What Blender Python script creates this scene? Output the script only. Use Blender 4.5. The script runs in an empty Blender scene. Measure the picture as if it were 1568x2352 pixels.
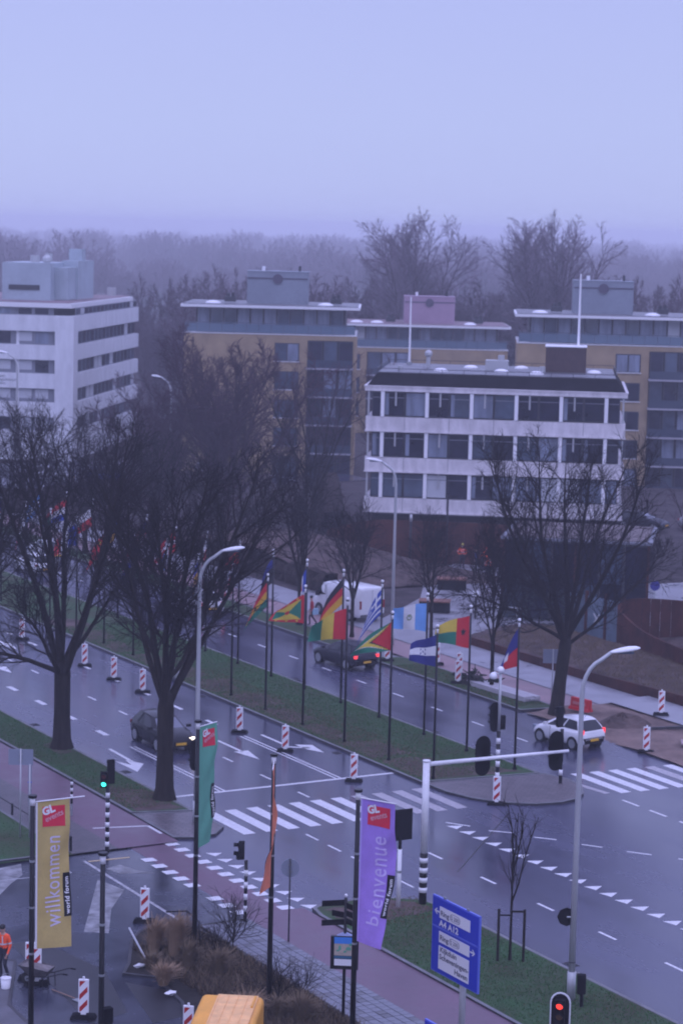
import bpy, math, random
import numpy as np
from mathutils import Vector
R = math.radians
random.seed(7)
# ------------------------------------------------------------------ camera, world, sun, exposure
# world frame: X across the avenue (right), Y along the avenue (away), Z up, metres
CAMH = 23.775
FWD = Vector((0.49541, 0.86866, 0)); RGT = Vector((0.86866, -0.49541, 0))
PITCH, ROLL, FPX = 0.12153, 0.024159, 5307.0       # focal length in 1568 px-wide picture units
scn = bpy.context.scene
cd = bpy.data.cameras.new('camera'); cam = bpy.data.objects.new('camera', cd); scn.collection.objects.link(cam)
scn.camera = cam
cd.sensor_fit = 'VERTICAL'; cd.sensor_height = 36.0; cd.lens = 36.0 * FPX / 2352.0
cd.clip_start = 0.5; cd.clip_end = 6000
cp, sp = math.cos(PITCH), math.sin(PITCH)
f_ = FWD * cp + Vector((0, 0, -sp)); u_ = FWD * sp + Vector((0, 0, cp)); r_ = RGT.copy()
cr, sr = math.cos(ROLL), math.sin(ROLL)
r2 = r_ * cr + u_ * sr; u2 = r_ * -sr + u_ * cr
from mathutils import Matrix
mw = Matrix((r2, u2, -f_)).transposed().to_4x4(); mw.translation = (0, 0, CAMH); cam.matrix_world = mw
cd.dof.use_dof = True; cd.dof.focus_distance = 58; cd.dof.aperture_fstop = 1.6

SUN_EL, SUN_AZ = R(48), R(200)
w = bpy.data.worlds.new("World"); scn.world = w; w.use_nodes = True
nt = w.node_tree; nt.nodes.clear()
out = nt.nodes.new('ShaderNodeOutputWorld'); bg = nt.nodes.new('ShaderNodeBackground')
sky = nt.nodes.new('ShaderNodeTexSky'); sky.sky_type = 'NISHITA'; sky.sun_disc = False
sky.sun_elevation = SUN_EL; sky.sun_rotation = SUN_AZ; sky.air_density = 1.5; sky.dust_density = 4
mulsky = nt.nodes.new('ShaderNodeVectorMath'); mulsky.operation = 'SCALE'; mulsky.inputs['Scale'].default_value = 0.08
geo = nt.nodes.new('ShaderNodeNewGeometry'); sep = nt.nodes.new('ShaderNodeSeparateXYZ')
tcw = nt.nodes.new('ShaderNodeTexCoord')
ramp = nt.nodes.new('ShaderNodeValToRGB')          # overcast deck, brightened and blued above the frame to lift surfaces and haze
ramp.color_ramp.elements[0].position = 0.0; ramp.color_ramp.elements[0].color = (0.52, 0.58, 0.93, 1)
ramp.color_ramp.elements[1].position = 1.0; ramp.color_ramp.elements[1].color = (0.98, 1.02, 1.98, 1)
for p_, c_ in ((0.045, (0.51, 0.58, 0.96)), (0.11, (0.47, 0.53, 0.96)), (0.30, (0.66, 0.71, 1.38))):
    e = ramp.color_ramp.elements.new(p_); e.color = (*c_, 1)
clouds = nt.nodes.new('ShaderNodeTexNoise'); clouds.inputs['Scale'].default_value = 2.2; clouds.inputs['Detail'].default_value = 3
cmap = nt.nodes.new('ShaderNodeMapRange'); cmap.inputs['To Min'].default_value = 0.95; cmap.inputs['To Max'].default_value = 1.05
cmul = nt.nodes.new('ShaderNodeVectorMath'); cmul.operation = 'SCALE'
mix = nt.nodes.new('ShaderNodeMix'); mix.data_type = 'RGBA'; mix.inputs[0].default_value = 0.94
L = nt.links.new
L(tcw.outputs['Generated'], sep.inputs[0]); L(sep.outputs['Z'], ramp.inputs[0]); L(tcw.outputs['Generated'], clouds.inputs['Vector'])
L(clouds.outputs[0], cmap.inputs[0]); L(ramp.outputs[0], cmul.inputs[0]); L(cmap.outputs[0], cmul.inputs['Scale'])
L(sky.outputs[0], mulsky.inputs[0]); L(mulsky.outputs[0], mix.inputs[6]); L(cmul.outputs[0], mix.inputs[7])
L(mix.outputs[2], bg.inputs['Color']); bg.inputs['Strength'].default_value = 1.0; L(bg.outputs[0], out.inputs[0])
sd = bpy.data.lights.new('sun', 'SUN'); so = bpy.data.objects.new('sun', sd); scn.collection.objects.link(so)
sd.energy = 0.6; sd.angle = R(60); sd.color = (0.66, 0.66, 1.0)
so.rotation_euler = Vector((math.sin(SUN_AZ) * math.cos(SUN_EL), math.cos(SUN_AZ) * math.cos(SUN_EL), math.sin(SUN_EL))).to_track_quat('Z', 'Y').to_euler()
so.location = (0, -50, 120)
scn.view_settings.view_transform = 'Standard'; scn.view_settings.look = 'None'
scn.view_settings.exposure = 0; scn.view_settings.gamma = 1; scn.view_settings.use_curve_mapping = False
scn.render.engine = 'CYCLES'
cy = scn.cycles; cy.use_denoising = True; cy.max_bounces = 5; cy.diffuse_bounces = 2; cy.glossy_bounces = 3
cy.transmission_bounces = 4; cy.volume_bounces = 3; cy.transparent_max_bounces = 6; cy.caustics_reflective = False
scn.render.filter_size = 1.8; cy.pixel_filter_type = 'BLACKMAN_HARRIS'; cy.filter_width = 1.9

COL = scn.collection

def at(x, y, z=0.0):
    """world point at height z seen at (x, y) of the 1568 x 2352 picture"""
    d = f_ + r2 * ((x - 784) / FPX) - u2 * ((y - 1176) / FPX)
    t = (z - CAMH) / d.z
    p = d * t
    return Vector((p.x, p.y, z))

# ------------------------------------------------------------------ materials
MC = {}
def mat(name, col, rough=0.7, spec=0.5, metal=0.0, nz=None, bump=None, emit=None, col2=None, trans=0, coat=0, tint=None, stretch=None, rrange=None):
    if name in MC: return MC[name]
    m = bpy.data.materials.new(name); m.use_nodes = True; n = m.node_tree.nodes; l = m.node_tree.links.new
    b = n['Principled BSDF']
    b.inputs['Base Color'].default_value = (*col, 1); b.inputs['Roughness'].default_value = rough
    b.inputs['Metallic'].default_value = metal; b.inputs['Specular IOR Level'].default_value = spec
    if coat: b.inputs['Coat Weight'].default_value = coat; b.inputs['Coat Roughness'].default_value = 0.05
    if trans: b.inputs['Transmission Weight'].default_value = trans
    if emit:
        b.inputs['Emission Color'].default_value = (*emit[0], 1); b.inputs['Emission Strength'].default_value = emit[1]
    tc = n.new('ShaderNodeTexCoord'); src = tc.outputs['Object']
    if stretch:
        mp = n.new('ShaderNodeMapping'); mp.inputs['Scale'].default_value = stretch; l(src, mp.inputs[0]); src = mp.outputs[0]
    if nz:
        sc, amt = nz
        t = n.new('ShaderNodeTexNoise'); t.inputs['Scale'].default_value = sc; t.inputs['Detail'].default_value = 6; t.inputs['Roughness'].default_value = 0.62
        l(src, t.inputs['Vector'])
        r = n.new('ShaderNodeValToRGB'); r.color_ramp.elements[0].position = 0.36; r.color_ramp.elements[1].position = 0.64
        a = tuple(max(0, c * (1 - amt)) for c in col); z = col2 if col2 else tuple(min(1, c * (1 + amt)) for c in col)
        if col2: a = col
        r.color_ramp.elements[0].color = (*a, 1); r.color_ramp.elements[1].color = (*z, 1)
        l(t.outputs[0], r.inputs[0])
        # a second, fine grain
        t2 = n.new('ShaderNodeTexNoise'); t2.inputs['Scale'].default_value = sc * 14; t2.inputs['Detail'].default_value = 3; l(src, t2.inputs['Vector'])
        mr = n.new('ShaderNodeMapRange'); mr.inputs['To Min'].default_value = 0.82; mr.inputs['To Max'].default_value = 1.18; l(t2.outputs[0], mr.inputs[0])
        vm = n.new('ShaderNodeVectorMath'); vm.operation = 'SCALE'; l(r.outputs[0], vm.inputs[0]); l(mr.outputs[0], vm.inputs['Scale'])
        l(vm.outputs[0], b.inputs['Base Color'])
        if rrange:
            rr = n.new('ShaderNodeMapRange'); rr.inputs['From Min'].default_value = 0.3; rr.inputs['From Max'].default_value = 0.7
            rr.inputs['To Min'].default_value = rrange[0]; rr.inputs['To Max'].default_value = rrange[1]; l(t.outputs[0], rr.inputs[0]); l(rr.outputs[0], b.inputs['Roughness'])
    if bump:
        t3 = n.new('ShaderNodeTexNoise'); t3.inputs['Scale'].default_value = bump[0]; t3.inputs['Detail'].default_value = 4; l(tc.outputs['Object'], t3.inputs['Vector'])
        bp = n.new('ShaderNodeBump'); bp.inputs['Strength'].default_value = bump[1]; bp.inputs['Distance'].default_value = bump[2] if len(bump) > 2 else 0.01
        l(t3.outputs[0], bp.inputs['Height']); l(bp.outputs[0], b.inputs['Normal'])
    MC[name] = m; return m

def brick_mat(name, c1, c2, mortar, bw, bh, rough=0.45, rot=0.0):
    if name in MC: return MC[name]
    m = bpy.data.materials.new(name); m.use_nodes = True; n = m.node_tree.nodes; l = m.node_tree.links.new
    b = n['Principled BSDF']; b.inputs['Roughness'].default_value = rough
    tc = n.new('ShaderNodeTexCoord'); mp = n.new('ShaderNodeMapping'); mp.inputs['Rotation'].default_value = (0, 0, rot); l(tc.outputs['Object'], mp.inputs[0])
    t = n.new('ShaderNodeTexBrick'); t.inputs['Scale'].default_value = 1; t.inputs['Brick Width'].default_value = bw; t.inputs['Row Height'].default_value = bh
    t.inputs['Mortar Size'].default_value = 0.018; t.inputs['Color1'].default_value = (*c1, 1); t.inputs['Color2'].default_value = (*c2, 1); t.inputs['Mortar'].default_value = (*mortar, 1)
    l(mp.outputs[0], t.inputs['Vector'])
    nz = n.new('ShaderNodeTexNoise'); nz.inputs['Scale'].default_value = 0.7; nz.inputs['Detail'].default_value = 5; l(tc.outputs['Object'], nz.inputs['Vector'])
    mr = n.new('ShaderNodeMapRange'); mr.inputs['To Min'].default_value = 0.6; mr.inputs['To Max'].default_value = 1.4; l(nz.outputs[0], mr.inputs[0])
    vm = n.new('ShaderNodeVectorMath'); vm.operation = 'SCALE'; l(t.outputs[0], vm.inputs[0]); l(mr.outputs[0], vm.inputs['Scale']); l(vm.outputs[0], b.inputs['Base Color'])
    bp = n.new('ShaderNodeBump'); bp.inputs['Strength'].default_value = 0.6; bp.inputs['Distance'].default_value = 0.01; bp.invert = True
    l(t.outputs['Fac'], bp.inputs['Height']); l(bp.outputs[0], b.inputs['Normal'])
    MC[name] = m; return m

ASPH = mat('wet_asphalt', (0.043, 0.044, 0.078), 0.4, nz=(0.22, 0.26), bump=(60, 0.18, 0.005), stretch=(1.0, 0.25, 1), rrange=(0.07, 0.36))
ASPHN = mat('wet_asphalt_side', (0.030, 0.033, 0.050), 0.4, nz=(0.35, 0.35), bump=(60, 0.25, 0.006), rrange=(0.06, 0.38))
REDASPH = mat('red_cycle_asphalt', (0.125, 0.070, 0.098), 0.5, nz=(0.5, 0.18), bump=(50, 0.2, 0.005), rrange=(0.3, 0.55))
PINKASPH = mat('pinkish_cycle_asphalt', (0.25, 0.16, 0.165), 0.5, nz=(0.4, 0.15), rrange=(0.35, 0.6))
PAVE = mat('grey_paving', (0.19, 0.19, 0.195), 0.45, nz=(0.9, 0.2), bump=(9, 0.3, 0.01), rrange=(0.25, 0.55))
TILE = mat('concrete_tile', (0.16, 0.165, 0.19), 0.45, nz=(3.0, 0.25), bump=(40, 0.2, 0.004), rrange=(0.25, 0.6))
TILE2 = mat('concrete_tile_dark', (0.10, 0.10, 0.11), 0.4, nz=(3.0, 0.25), bump=(40, 0.2, 0.004))
JOINT = mat('tile_joint_sand', (0.035, 0.033, 0.032), 0.8)
BRICKP = brick_mat('brick_pavers', (0.10, 0.085, 0.09), (0.15, 0.125, 0.13), (0.03, 0.03, 0.035), 0.42, 0.21, 0.4, R(45))
BRICKP2 = brick_mat('brick_pavers_dark', (0.08, 0.07, 0.075), (0.12, 0.10, 0.105), (0.028, 0.028, 0.03), 0.3, 0.15, 0.4, 0)
GRASS = mat('winter_grass', (0.022, 0.040, 0.014), 0.9, spec=0.15, nz=(0.5, 0.5), col2=(0.042, 0.030, 0.020), bump=(20, 0.6, 0.04))
GRASSG = mat('green_grass', (0.042, 0.100, 0.038), 0.9, spec=0.15, nz=(0.35, 0.5), col2=(0.050, 0.058, 0.030), bump=(20, 0.6, 0.04))
SOIL = mat('damp_soil', (0.085, 0.060, 0.052), 0.9, spec=0.2, nz=(0.8, 0.4), bump=(8, 0.7, 0.05))
MUD = mat('dark_mulch', (0.020, 0.017, 0.014), 0.9, spec=0.2, nz=(1.2, 0.4), bump=(8, 0.7, 0.05))
SAND = mat('sand_fill', (0.17, 0.12, 0.10), 0.85, spec=0.2, nz=(0.5, 0.35), bump=(5, 0.8, 0.06))
FLOOR = mat('forest_floor', (0.022, 0.024, 0.018), 0.95, spec=0.1, nz=(0.05, 0.5))
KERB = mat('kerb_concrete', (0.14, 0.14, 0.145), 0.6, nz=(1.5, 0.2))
KERBD = mat('dark_kerb', (0.028, 0.027, 0.03), 0.5, nz=(1.5, 0.3))  # darker kerb concrete for faces, edging and bed kerbs
PAINT = mat('road_paint', (0.62, 0.62, 0.63), 0.5, nz=(5, 0.1), bump=(60, 0.2, 0.003))
PALEP = mat('pale_road_grey', (0.20, 0.20, 0.205), 0.45, nz=(2.2, 0.5))
PAINTY = mat('yellow_road_paint', (0.5, 0.38, 0.2), 0.5, nz=(5, 0.15))
BLACK = mat('black_paint', (0.007, 0.007, 0.009), 0.4, spec=.25)
BLACKM = mat('matt_black', (0.006, 0.006, 0.008), 0.8, spec=.08)
WHITE = mat('white_paint', (0.75, 0.75, 0.76), 0.4, nz=(4, 0.05))
WHITEP = mat('white_plastic', (0.80, 0.80, 0.82), 0.35)
LAMPG = mat('lamp_grey', (0.42, 0.43, 0.44), 0.35, metal=0.2)
GALV = mat('galvanised_steel', (0.32, 0.34, 0.35), 0.4, metal=0.5, nz=(6, 0.15))
REDR = mat('retroreflective_red', (0.42, 0.016, 0.014), 0.35)
CONC = mat('white_concrete', (0.60, 0.57, 0.58), 0.7, nz=(0.9, 0.17), stretch=(1.6, 1.6, 0.5))
CONCB = mat('white_building_panel', (0.64, 0.65, 0.67), 0.6, nz=(0.7, 0.10), stretch=(1.5, 1.5, .4))
CONCL = mat('white_ledge', (0.74, 0.74, 0.75), 0.6)
GLASSD = mat('dark_glass', (0.012, 0.013, 0.026), 0.12, spec=0.35, nz=(0.8, 0.5))
GLASSM = mat('blue_grey_glass', (0.05, 0.07, 0.10), 0.12, spec=0.7, nz=(0.5, 0.4))
GLASSL = mat('pale_curtained_glass', (0.17, 0.20, 0.26), 0.25, spec=0.5, nz=(0.6, 0.3), stretch=(3, 3, 0.4))
BLIND = mat('pale_blind', (0.45, 0.47, 0.50), 0.6)
FRAMED = mat('dark_window_frame', (0.02, 0.022, 0.028), 0.5)
FRAMEG = mat('grey_window_frame', (0.16, 0.17, 0.20), 0.5)
OCHRE = brick_mat('ochre_brick', (0.42, 0.28, 0.15), (0.37, 0.245, 0.135), (0.30, 0.22, 0.12), 0.22, 0.08, 0.8)  # walls greyed a little: haze put into the brick colour
ROOFG = mat('grey_roofing', (0.12, 0.12, 0.13), 0.6, nz=(0.5, 0.35), rrange=(0.2, 0.7))
ROOFR = mat('reddish_gravel_roofing', (0.19, 0.13, 0.14), 0.7, nz=(0.5, 0.25))
BOXG = mat('grey_green_cladding', (0.20, 0.23, 0.27), 0.6, nz=(0.4, 0.08))
BOXP = mat('pinkish_cladding', (0.33, 0.22, 0.30), 0.6, nz=(0.4, 0.08))
BOXB = mat('pale_plant_cladding', (0.34, 0.40, 0.44), 0.5, nz=(0.4, 0.10))
CORTEN = mat('corten_steel', (0.060, 0.018, 0.012), 0.85, spec=.2, nz=(0.8, 0.35), bump=(15, 0.3, 0.01))
BROWNB = mat('brown_brick_box', (0.055, 0.032, 0.028), 0.8, nz=(3, 0.2))
BARK = mat('wet_bark', (0.018, 0.014, 0.011), 0.9, spec=0.12, nz=(2.5, 0.4), stretch=(3, 3, 0.5), bump=(14, 0.9, 0.04))
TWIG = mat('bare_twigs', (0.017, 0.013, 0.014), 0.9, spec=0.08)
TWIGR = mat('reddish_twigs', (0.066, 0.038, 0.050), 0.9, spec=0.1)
TWIGF = mat('hazed_grey_brown_twigs', (0.115, 0.090, 0.105), 0.9, spec=0.1)  # lightened grey-brown: distance haze put into the twig colour
TWIGP = mat('haze_paled_twigs', (0.20, 0.165, 0.195), 0.9, spec=0.1)  # paler again: haze fade of the far trees put into the colour
DRY = mat('dry_stems', (0.16, 0.12, 0.075), 0.9, spec=0.1)
BEIGE = mat('beige_ornamental_grass', (0.30, 0.21, 0.13), 0.9, spec=0.1)
LEAF = mat('dark_evergreen', (0.014, 0.026, 0.014), 0.8, spec=0.2)
BLADE = mat('grass_blade', (0.055, 0.130, 0.045), 0.8, spec=0.15)
TYRE = mat('tyre_rubber', (0.012, 0.012, 0.013), 0.8)
RIM = mat('alloy_rim', (0.35, 0.36, 0.38), 0.3, metal=0.7)
CARGLASS = mat('car_glass', (0.008, 0.010, 0.015), 0.08, spec=0.4)
WSCREEN = mat('sky_paled_windscreen', (0.10, 0.11, 0.15), 0.08, spec=0.9)  # base paled: sky reflection put into the glass colour
PLATE = mat('yellow_number_plate', (0.75, 0.42, 0.03), 0.4)
TAILR = mat('lit_tail_light', (0.4, 0.01, 0.01), 0.3, emit=((1, 0.06, 0.08), 1.3))
TAILO = mat('tail_light_glass', (0.25, 0.01, 0.012), 0.25)
HEADL = mat('lit_headlight', (0.8, 0.8, 0.7), 0.2, emit=((1, 0.85, 0.65), 4.0))
BLUE = mat('traffic_sign_blue', (0.010, 0.030, 0.42), 0.35)
BLUEE = mat('sign_edge_blue', (0.10, 0.14, 0.55), 0.4)
SIGNW = mat('sign_white', (0.72, 0.72, 0.73), 0.4)
SIGNK = mat('sign_lettering_grey', (0.10, 0.10, 0.13), 0.5)
ORANGE = mat('hi_vis_orange', (0.95, 0.10, 0.02), 0.7, emit=None)
REFL = mat('reflective_band', (0.62, 0.55, 0.55), 0.4)
NAVY = mat('navy_trousers', (0.012, 0.014, 0.024), 0.85)
SKIN = mat('skin', (0.42, 0.25, 0.19), 0.6)
HAIR = mat('dark_hair', (0.010, 0.009, 0.009), 0.7)
def solid(name, col, rough=0.75): return mat(name, col, rough, nz=(3, 0.06))

# ------------------------------------------------------------------ mesh helpers
def clean(v): return Vector(v)
class MB:
    def __init__(s): s.v = []; s.f = []; s.m = []
    def quad(s, a, b, c, d, m=0):
        i = len(s.v); s.v += [tuple(a), tuple(b), tuple(c), tuple(d)]; s.f.append((i, i + 1, i + 2, i + 3)); s.m.append(m)
    def poly(s, pts, m=0):
        i = len(s.v); s.v += [tuple(p) for p in pts]; s.f.append(tuple(range(i, i + len(pts)))); s.m.append(m)
    def box(s, c, d, rz=0, m=0, top=None):
        cx, cyy, cz = c; hx, hy, hz = d[0] / 2, d[1] / 2, d[2] / 2; co, si = math.cos(rz), math.sin(rz); i = len(s.v)
        tx, ty = top if top else (1, 1)
        for z, kx, ky in ((-hz, 1, 1), (hz, tx, ty)):
            for x, y in ((-hx * kx, -hy * ky), (hx * kx, -hy * ky), (hx * kx, hy * ky), (-hx * kx, hy * ky)):
                s.v.append((cx + x * co - y * si, cyy + x * si + y * co, cz + z))
        for q in ((0, 3, 2, 1), (4, 5, 6, 7), (0, 1, 5, 4), (1, 2, 6, 5), (2, 3, 7, 6), (3, 0, 4, 7)):
            s.f.append(tuple(i + k for k in q)); s.m.append(m)
    def prism(s, pts, z0, z1, mt=0, ms=0, bottom=False):
        n = len(pts); i = len(s.v)
        a = sum(pts[k][0] * pts[(k + 1) % n][1] - pts[(k + 1) % n][0] * pts[k][1] for k in range(n))
        if a < 0: pts = pts[::-1]
        for p in pts: s.v.append((p[0], p[1], z0))
        for p in pts: s.v.append((p[0], p[1], z1))
        s.f.append(tuple(i + n + k for k in range(n))); s.m.append(mt)
        for k in range(n):
            k2 = (k + 1) % n; s.f.append((i + k, i + k2, i + n + k2, i + n + k)); s.m.append(ms)
        if bottom: s.f.append(tuple(i + k for k in range(n - 1, -1, -1))); s.m.append(ms)
    def tube(s, path, rad, n=8, m=0, cap=True):
        path = [Vector(p) for p in path]
        if not hasattr(rad, '__len__'): rad = [rad] * len(path)
        i0 = len(s.v); prev = None
        for k, p in enumerate(path):
            d = (path[min(k + 1, len(path) - 1)] - path[max(k - 1, 0)])
            d = d.normalized() if d.length > 1e-9 else Vector((0, 0, 1))
            if prev is None:
                a = Vector((1, 0, 0)) if abs(d.x) < 0.8 else Vector((0, 1, 0)); a = (a - d * a.dot(d)).normalized()
            else:
                a = (prev - d * prev.dot(d)).normalized()
            prev = a; b = d.cross(a)
            for j in range(n):
                t = 2 * math.pi * j / n; q = p + (a * math.cos(t) + b * math.sin(t)) * rad[k]; s.v.append(tuple(q))
        for k in range(len(path) - 1):
            for j in range(n):
                j2 = (j + 1) % n; a0 = i0 + k * n; b0 = a0 + n
                s.f.append((a0 + j, a0 + j2, b0 + j2, b0 + j)); s.m.append(m)
        if cap:
            s.f.append(tuple(i0 + j for j in range(n - 1, -1, -1))); s.m.append(m)
            e0 = i0 + (len(path) - 1) * n; s.f.append(tuple(e0 + j for j in range(n))); s.m.append(m)
    def cyl(s, x, y, z0, z1, r, n=12, m=0, r1=None): s.tube([(x, y, z0), (x, y, z1)], [r, r if r1 is None else r1], n, m)
    def grid(s, P, nu, nv, mf=None, m=0):
        i0 = len(s.v)
        for a in range(nu + 1):
            for b in range(nv + 1): s.v.append(tuple(P(a / nu, b / nv)))
        for a in range(nu):
            for b in range(nv):
                i = i0 + a * (nv + 1) + b
                s.f.append((i, i + 1, i + nv + 2, i + nv + 1)); s.m.append(mf((a + .5) / nu, (b + .5) / nv) if mf else m)
    def ball(s, c, r, n=10, m=0, sc=(1, 1, 1)):
        k = max(4, n // 2 + 1)
        pts = [[(c[0] + r * sc[0] * math.sin(math.pi * a / k) * math.cos(2 * math.pi * b / n), c[1] + r * sc[1] * math.sin(math.pi * a / k) * math.sin(2 * math.pi * b / n), c[2] - r * sc[2] * math.cos(math.pi * a / k)) for b in range(n)] for a in range(k + 1)]
        i0 = len(s.v)
        for row in pts: s.v += row
        for a in range(k):
            for b in range(n):
                b2 = (b + 1) % n; s.f.append((i0 + a * n + b, i0 + a * n + b2, i0 + (a + 1) * n + b2, i0 + (a + 1) * n + b)); s.m.append(m)
    def build(s, name, mats, parent=None, smooth=False, loc=None):
        me = bpy.data.meshes.new(name); me.from_pydata(s.v, [], s.f)
        if not isinstance(mats, (list, tuple)): mats = [mats]
        for q in mats: me.materials.append(q)
        if len(mats) > 1: me.polygons.foreach_set('material_index', s.m)
        if smooth: me.polygons.foreach_set('use_smooth', [True] * len(me.polygons))
        me.update()
        o = bpy.data.objects.new(name, me); COL.objects.link(o)
        if parent is not None: o.parent = parent
        if loc is not None: o.location = loc
        return o
def tag(o, label=None, cat=None, group=None, kind=None):
    if label: o['label'] = label
    if cat: o['category'] = cat
    if group: o['group'] = group
    if kind: o['kind'] = kind
    return o
def thing(name, label, cat, loc=(0, 0, 0), rz=0, group=None):
    o = bpy.data.objects.new(name, None); COL.objects.link(o); o.location = loc; o.rotation_euler = (0, 0, rz)
    return tag(o, label, cat, group)
KIDS = {}
def copy_tree(o, parent=None):
    c = o.copy(); COL.objects.link(c); c.parent = parent
    for ch in list(o.children): copy_tree(ch, c)
    return c
def structure(o): o['kind'] = 'structure'; return o
def camdir(lat, fwd): return RGT * lat + FWD * fwd

# ------------------------------------------------------------------ ground, roads, pavements
g = MB(); g.quad((-900, -60, -.35), (3300, -60, -.35), (3300, 4300, -.35), (-900, 4300, -.35)); structure(g.build('ground', FLOOR))
def flat(name, polys, m, z, parent=None, kind='structure'):
    b = MB()
    for p in polys:
        a = sum(p[k][0] * p[(k + 1) % len(p)][1] - p[(k + 1) % len(p)][0] * p[k][1] for k in range(len(p)))
        if a < 0: p = p[::-1]
        b.poly([(q[0], q[1], z) for q in p])
    o = b.build(name, m, parent)
    if parent is None and kind: o['kind'] = kind
    return o
def rect(t0, t1, s0, s1): return [(t0, s0), (t1, s0), (t1, s1), (t0, s1)]
road = flat('road', [rect(40.4, 64.5, 83.2, 420), rect(36.0, 160, 10, 83.2)], ASPH, 0)
side = flat('side_road', [rect(-10, 36.0, 10, 78.9)], ASPHN, 0)
# outer lots: paving behind the flags, parking lots
flat('planting_ground', [rect(72.1, 160, 83.2, 420)], mat('winter_planting_soil', (0.050, 0.040, 0.040), 0.9, spec=.15, nz=(0.6, 0.4), bump=(6, .8, .08)), -.05)
flat('far_base', [rect(64.5, 72.1, 83.2, 420)], PAVE, -.05)
flat('plaza_path', [[(72.1, 114), (72.1, 121), (78.5, 127), (84.5, 136.0), (91, 141), (95, 139), (92, 133), (85.0, 122), (80, 113.5), (74, 111.5)], [(72.1, 126), (72.1, 131.5), (77, 137), (84, 143), (86.5, 141), (80.5, 134)]], mat('light_plaza_paving', (0.24, 0.24, 0.26), 0.4, nz=(0.7, 0.35), rrange=(.2, .5)), 0.02)
flat('plaza_path', [[(84, 106), (120, 84), (126, 92), (88, 118)]], MC['light_plaza_paving'], 0.02)
flat('plaza_path', [[tuple(at(*q)[:2]) for q in ((1385, 1388), (1600, 1388), (1600, 1338), (1380, 1346))]], MC['light_plaza_paving'], 0.03)
flat('car_park', [rect(76, 112, 190, 214)], ASPH, 0.02)
flat('lawn', [rect(-80, 33.7, 78.9, 420)], GRASSG, 0.06)
# cycle path (red) left of the avenue, red crossing, red path at the near side
flat('cycle_path', [rect(35.6, 38.15, 79.0, 420), rect(35.95, 38.3, 10, 69.2)], REDASPH, 0.05)
flat('cycle_crossing', [rect(36.1, 37.75, 69.2, 79.0)], REDASPH, 0.004)
flat('brick_pavement', [rect(33.7, 35.6, 79.0, 420)], BRICKP2, 0.06)
# paved strip with individual tiles
pv = flat('tiled_pavement', [rect(34.1, 35.95, 10, 69.0)], JOINT, 0.035)
tb = MB(); tb.box((0, 0, 0), (0.285, 0.285, 0.03), top=(0.96, 0.96)); tile0 = tb.build('paving_tile', TILE, pv)
tb2 = MB(); tb2.box((0, 0, 0), (0.285, 0.285, 0.03), top=(0.96, 0.96)); me2 = tb2.build('paving_tile', TILE2, pv)
first = True; cnt = 0
rest = MB()
rr = random.Random(3)
for j in range(130):
    s = 52.4 + 0.306 * j if True else 0
    if s > 68.8: break
    for i in range(6):
        t = 34.27 + 0.306 * i; z = 0.046 + rr.uniform(-.003, .004)
        src = tile0 if rr.random() < .72 else me2
        if s > 53.5 and cnt < 294:
            o = src.copy(); COL.objects.link(o); o.location = (t, s, z); o.rotation_euler = (rr.uniform(-.012, .012), rr.uniform(-.012, .012), rr.uniform(-.02, .02)); cnt += 1
        else: rest.box((t, s, z), (0.285, 0.285, 0.03))
tile0.location = (34.27, 52.1, 0.046); me2.location = (34.58, 52.1, 0.046)
if rest.f:
    o = rest.build('paving_tile', TILE, pv); o['kind'] = 'stuff'

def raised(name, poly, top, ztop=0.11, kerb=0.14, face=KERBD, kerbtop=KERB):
    """a kerbed island: kerb ring (top + dark face) and infill 1 cm lower"""
    n = len(poly)
    a = sum(poly[k][0] * poly[(k + 1) % n][1] - poly[(k + 1) % n][0] * poly[k][1] for k in range(n))
    if a < 0: poly = poly[::-1]
    inner = []
    for k in range(n):
        p0, p1, p2 = Vector((*poly[k - 1], 0)), Vector((*poly[k], 0)), Vector((*poly[(k + 1) % n], 0))
        d1 = (p1 - p0).normalized(); d2 = (p2 - p1).normalized()
        n1 = Vector((-d1.y, d1.x, 0)); n2 = Vector((-d2.y, d2.x, 0)); nn = (n1 + n2).normalized()
        c = max(0.4, nn.dot(n1)); inner.append(p1 + nn * kerb / c)
    b = MB()
    for k in range(n):
        k2 = (k + 1) % n; A, B = poly[k], poly[k2]; C, D = inner[k], inner[k2]
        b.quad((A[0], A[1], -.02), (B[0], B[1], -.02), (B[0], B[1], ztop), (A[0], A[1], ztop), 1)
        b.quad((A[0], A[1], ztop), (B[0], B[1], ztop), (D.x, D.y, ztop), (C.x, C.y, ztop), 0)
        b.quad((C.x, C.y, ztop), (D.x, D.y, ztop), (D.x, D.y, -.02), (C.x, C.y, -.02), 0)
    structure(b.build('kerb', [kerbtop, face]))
    f = MB(); f.poly([(q.x, q.y, ztop - .012) for q in inner]); return structure(f.build(name, top))
def arc(cx, cy_, r, a0, a1, n): return [(cx + r * math.cos(R(a0 + (a1 - a0) * k / n)), cy_ + r * math.sin(R(a0 + (a1 - a0) * k / n))) for k in range(n + 1)]
# tree strip left of the carriageway (grass) + brick corner
raised('grass_strip', [(38.2, 83.6), (40.7, 82.9), (40.7, 420), (38.2, 420)], GRASSG)
raised('brick_corner', [(38.15, 79.5), (38.9, 79.15), (39.9, 79.3), (40.7, 80.2), (40.72, 82.85), (38.2, 83.55)], BRICKP, 0.09)
# median: grass with flags, brick nose
raised('median_grass', [(51.8, 83.3), (57.55, 82.6), (57.55, 420), (51.8, 420)], GRASSG)
nose = [(51.85, 83.2), (51.9, 81.4), (52.3, 80.0), (53.0, 78.9), (54.2, 78.05), (55.4, 77.85), (56.4, 78.1), (57.2, 78.8), (57.9, 79.9), (58.1, 81.2), (57.7, 82.5)]
raised('brick_island', nose, BRICKP, 0.10)
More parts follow.
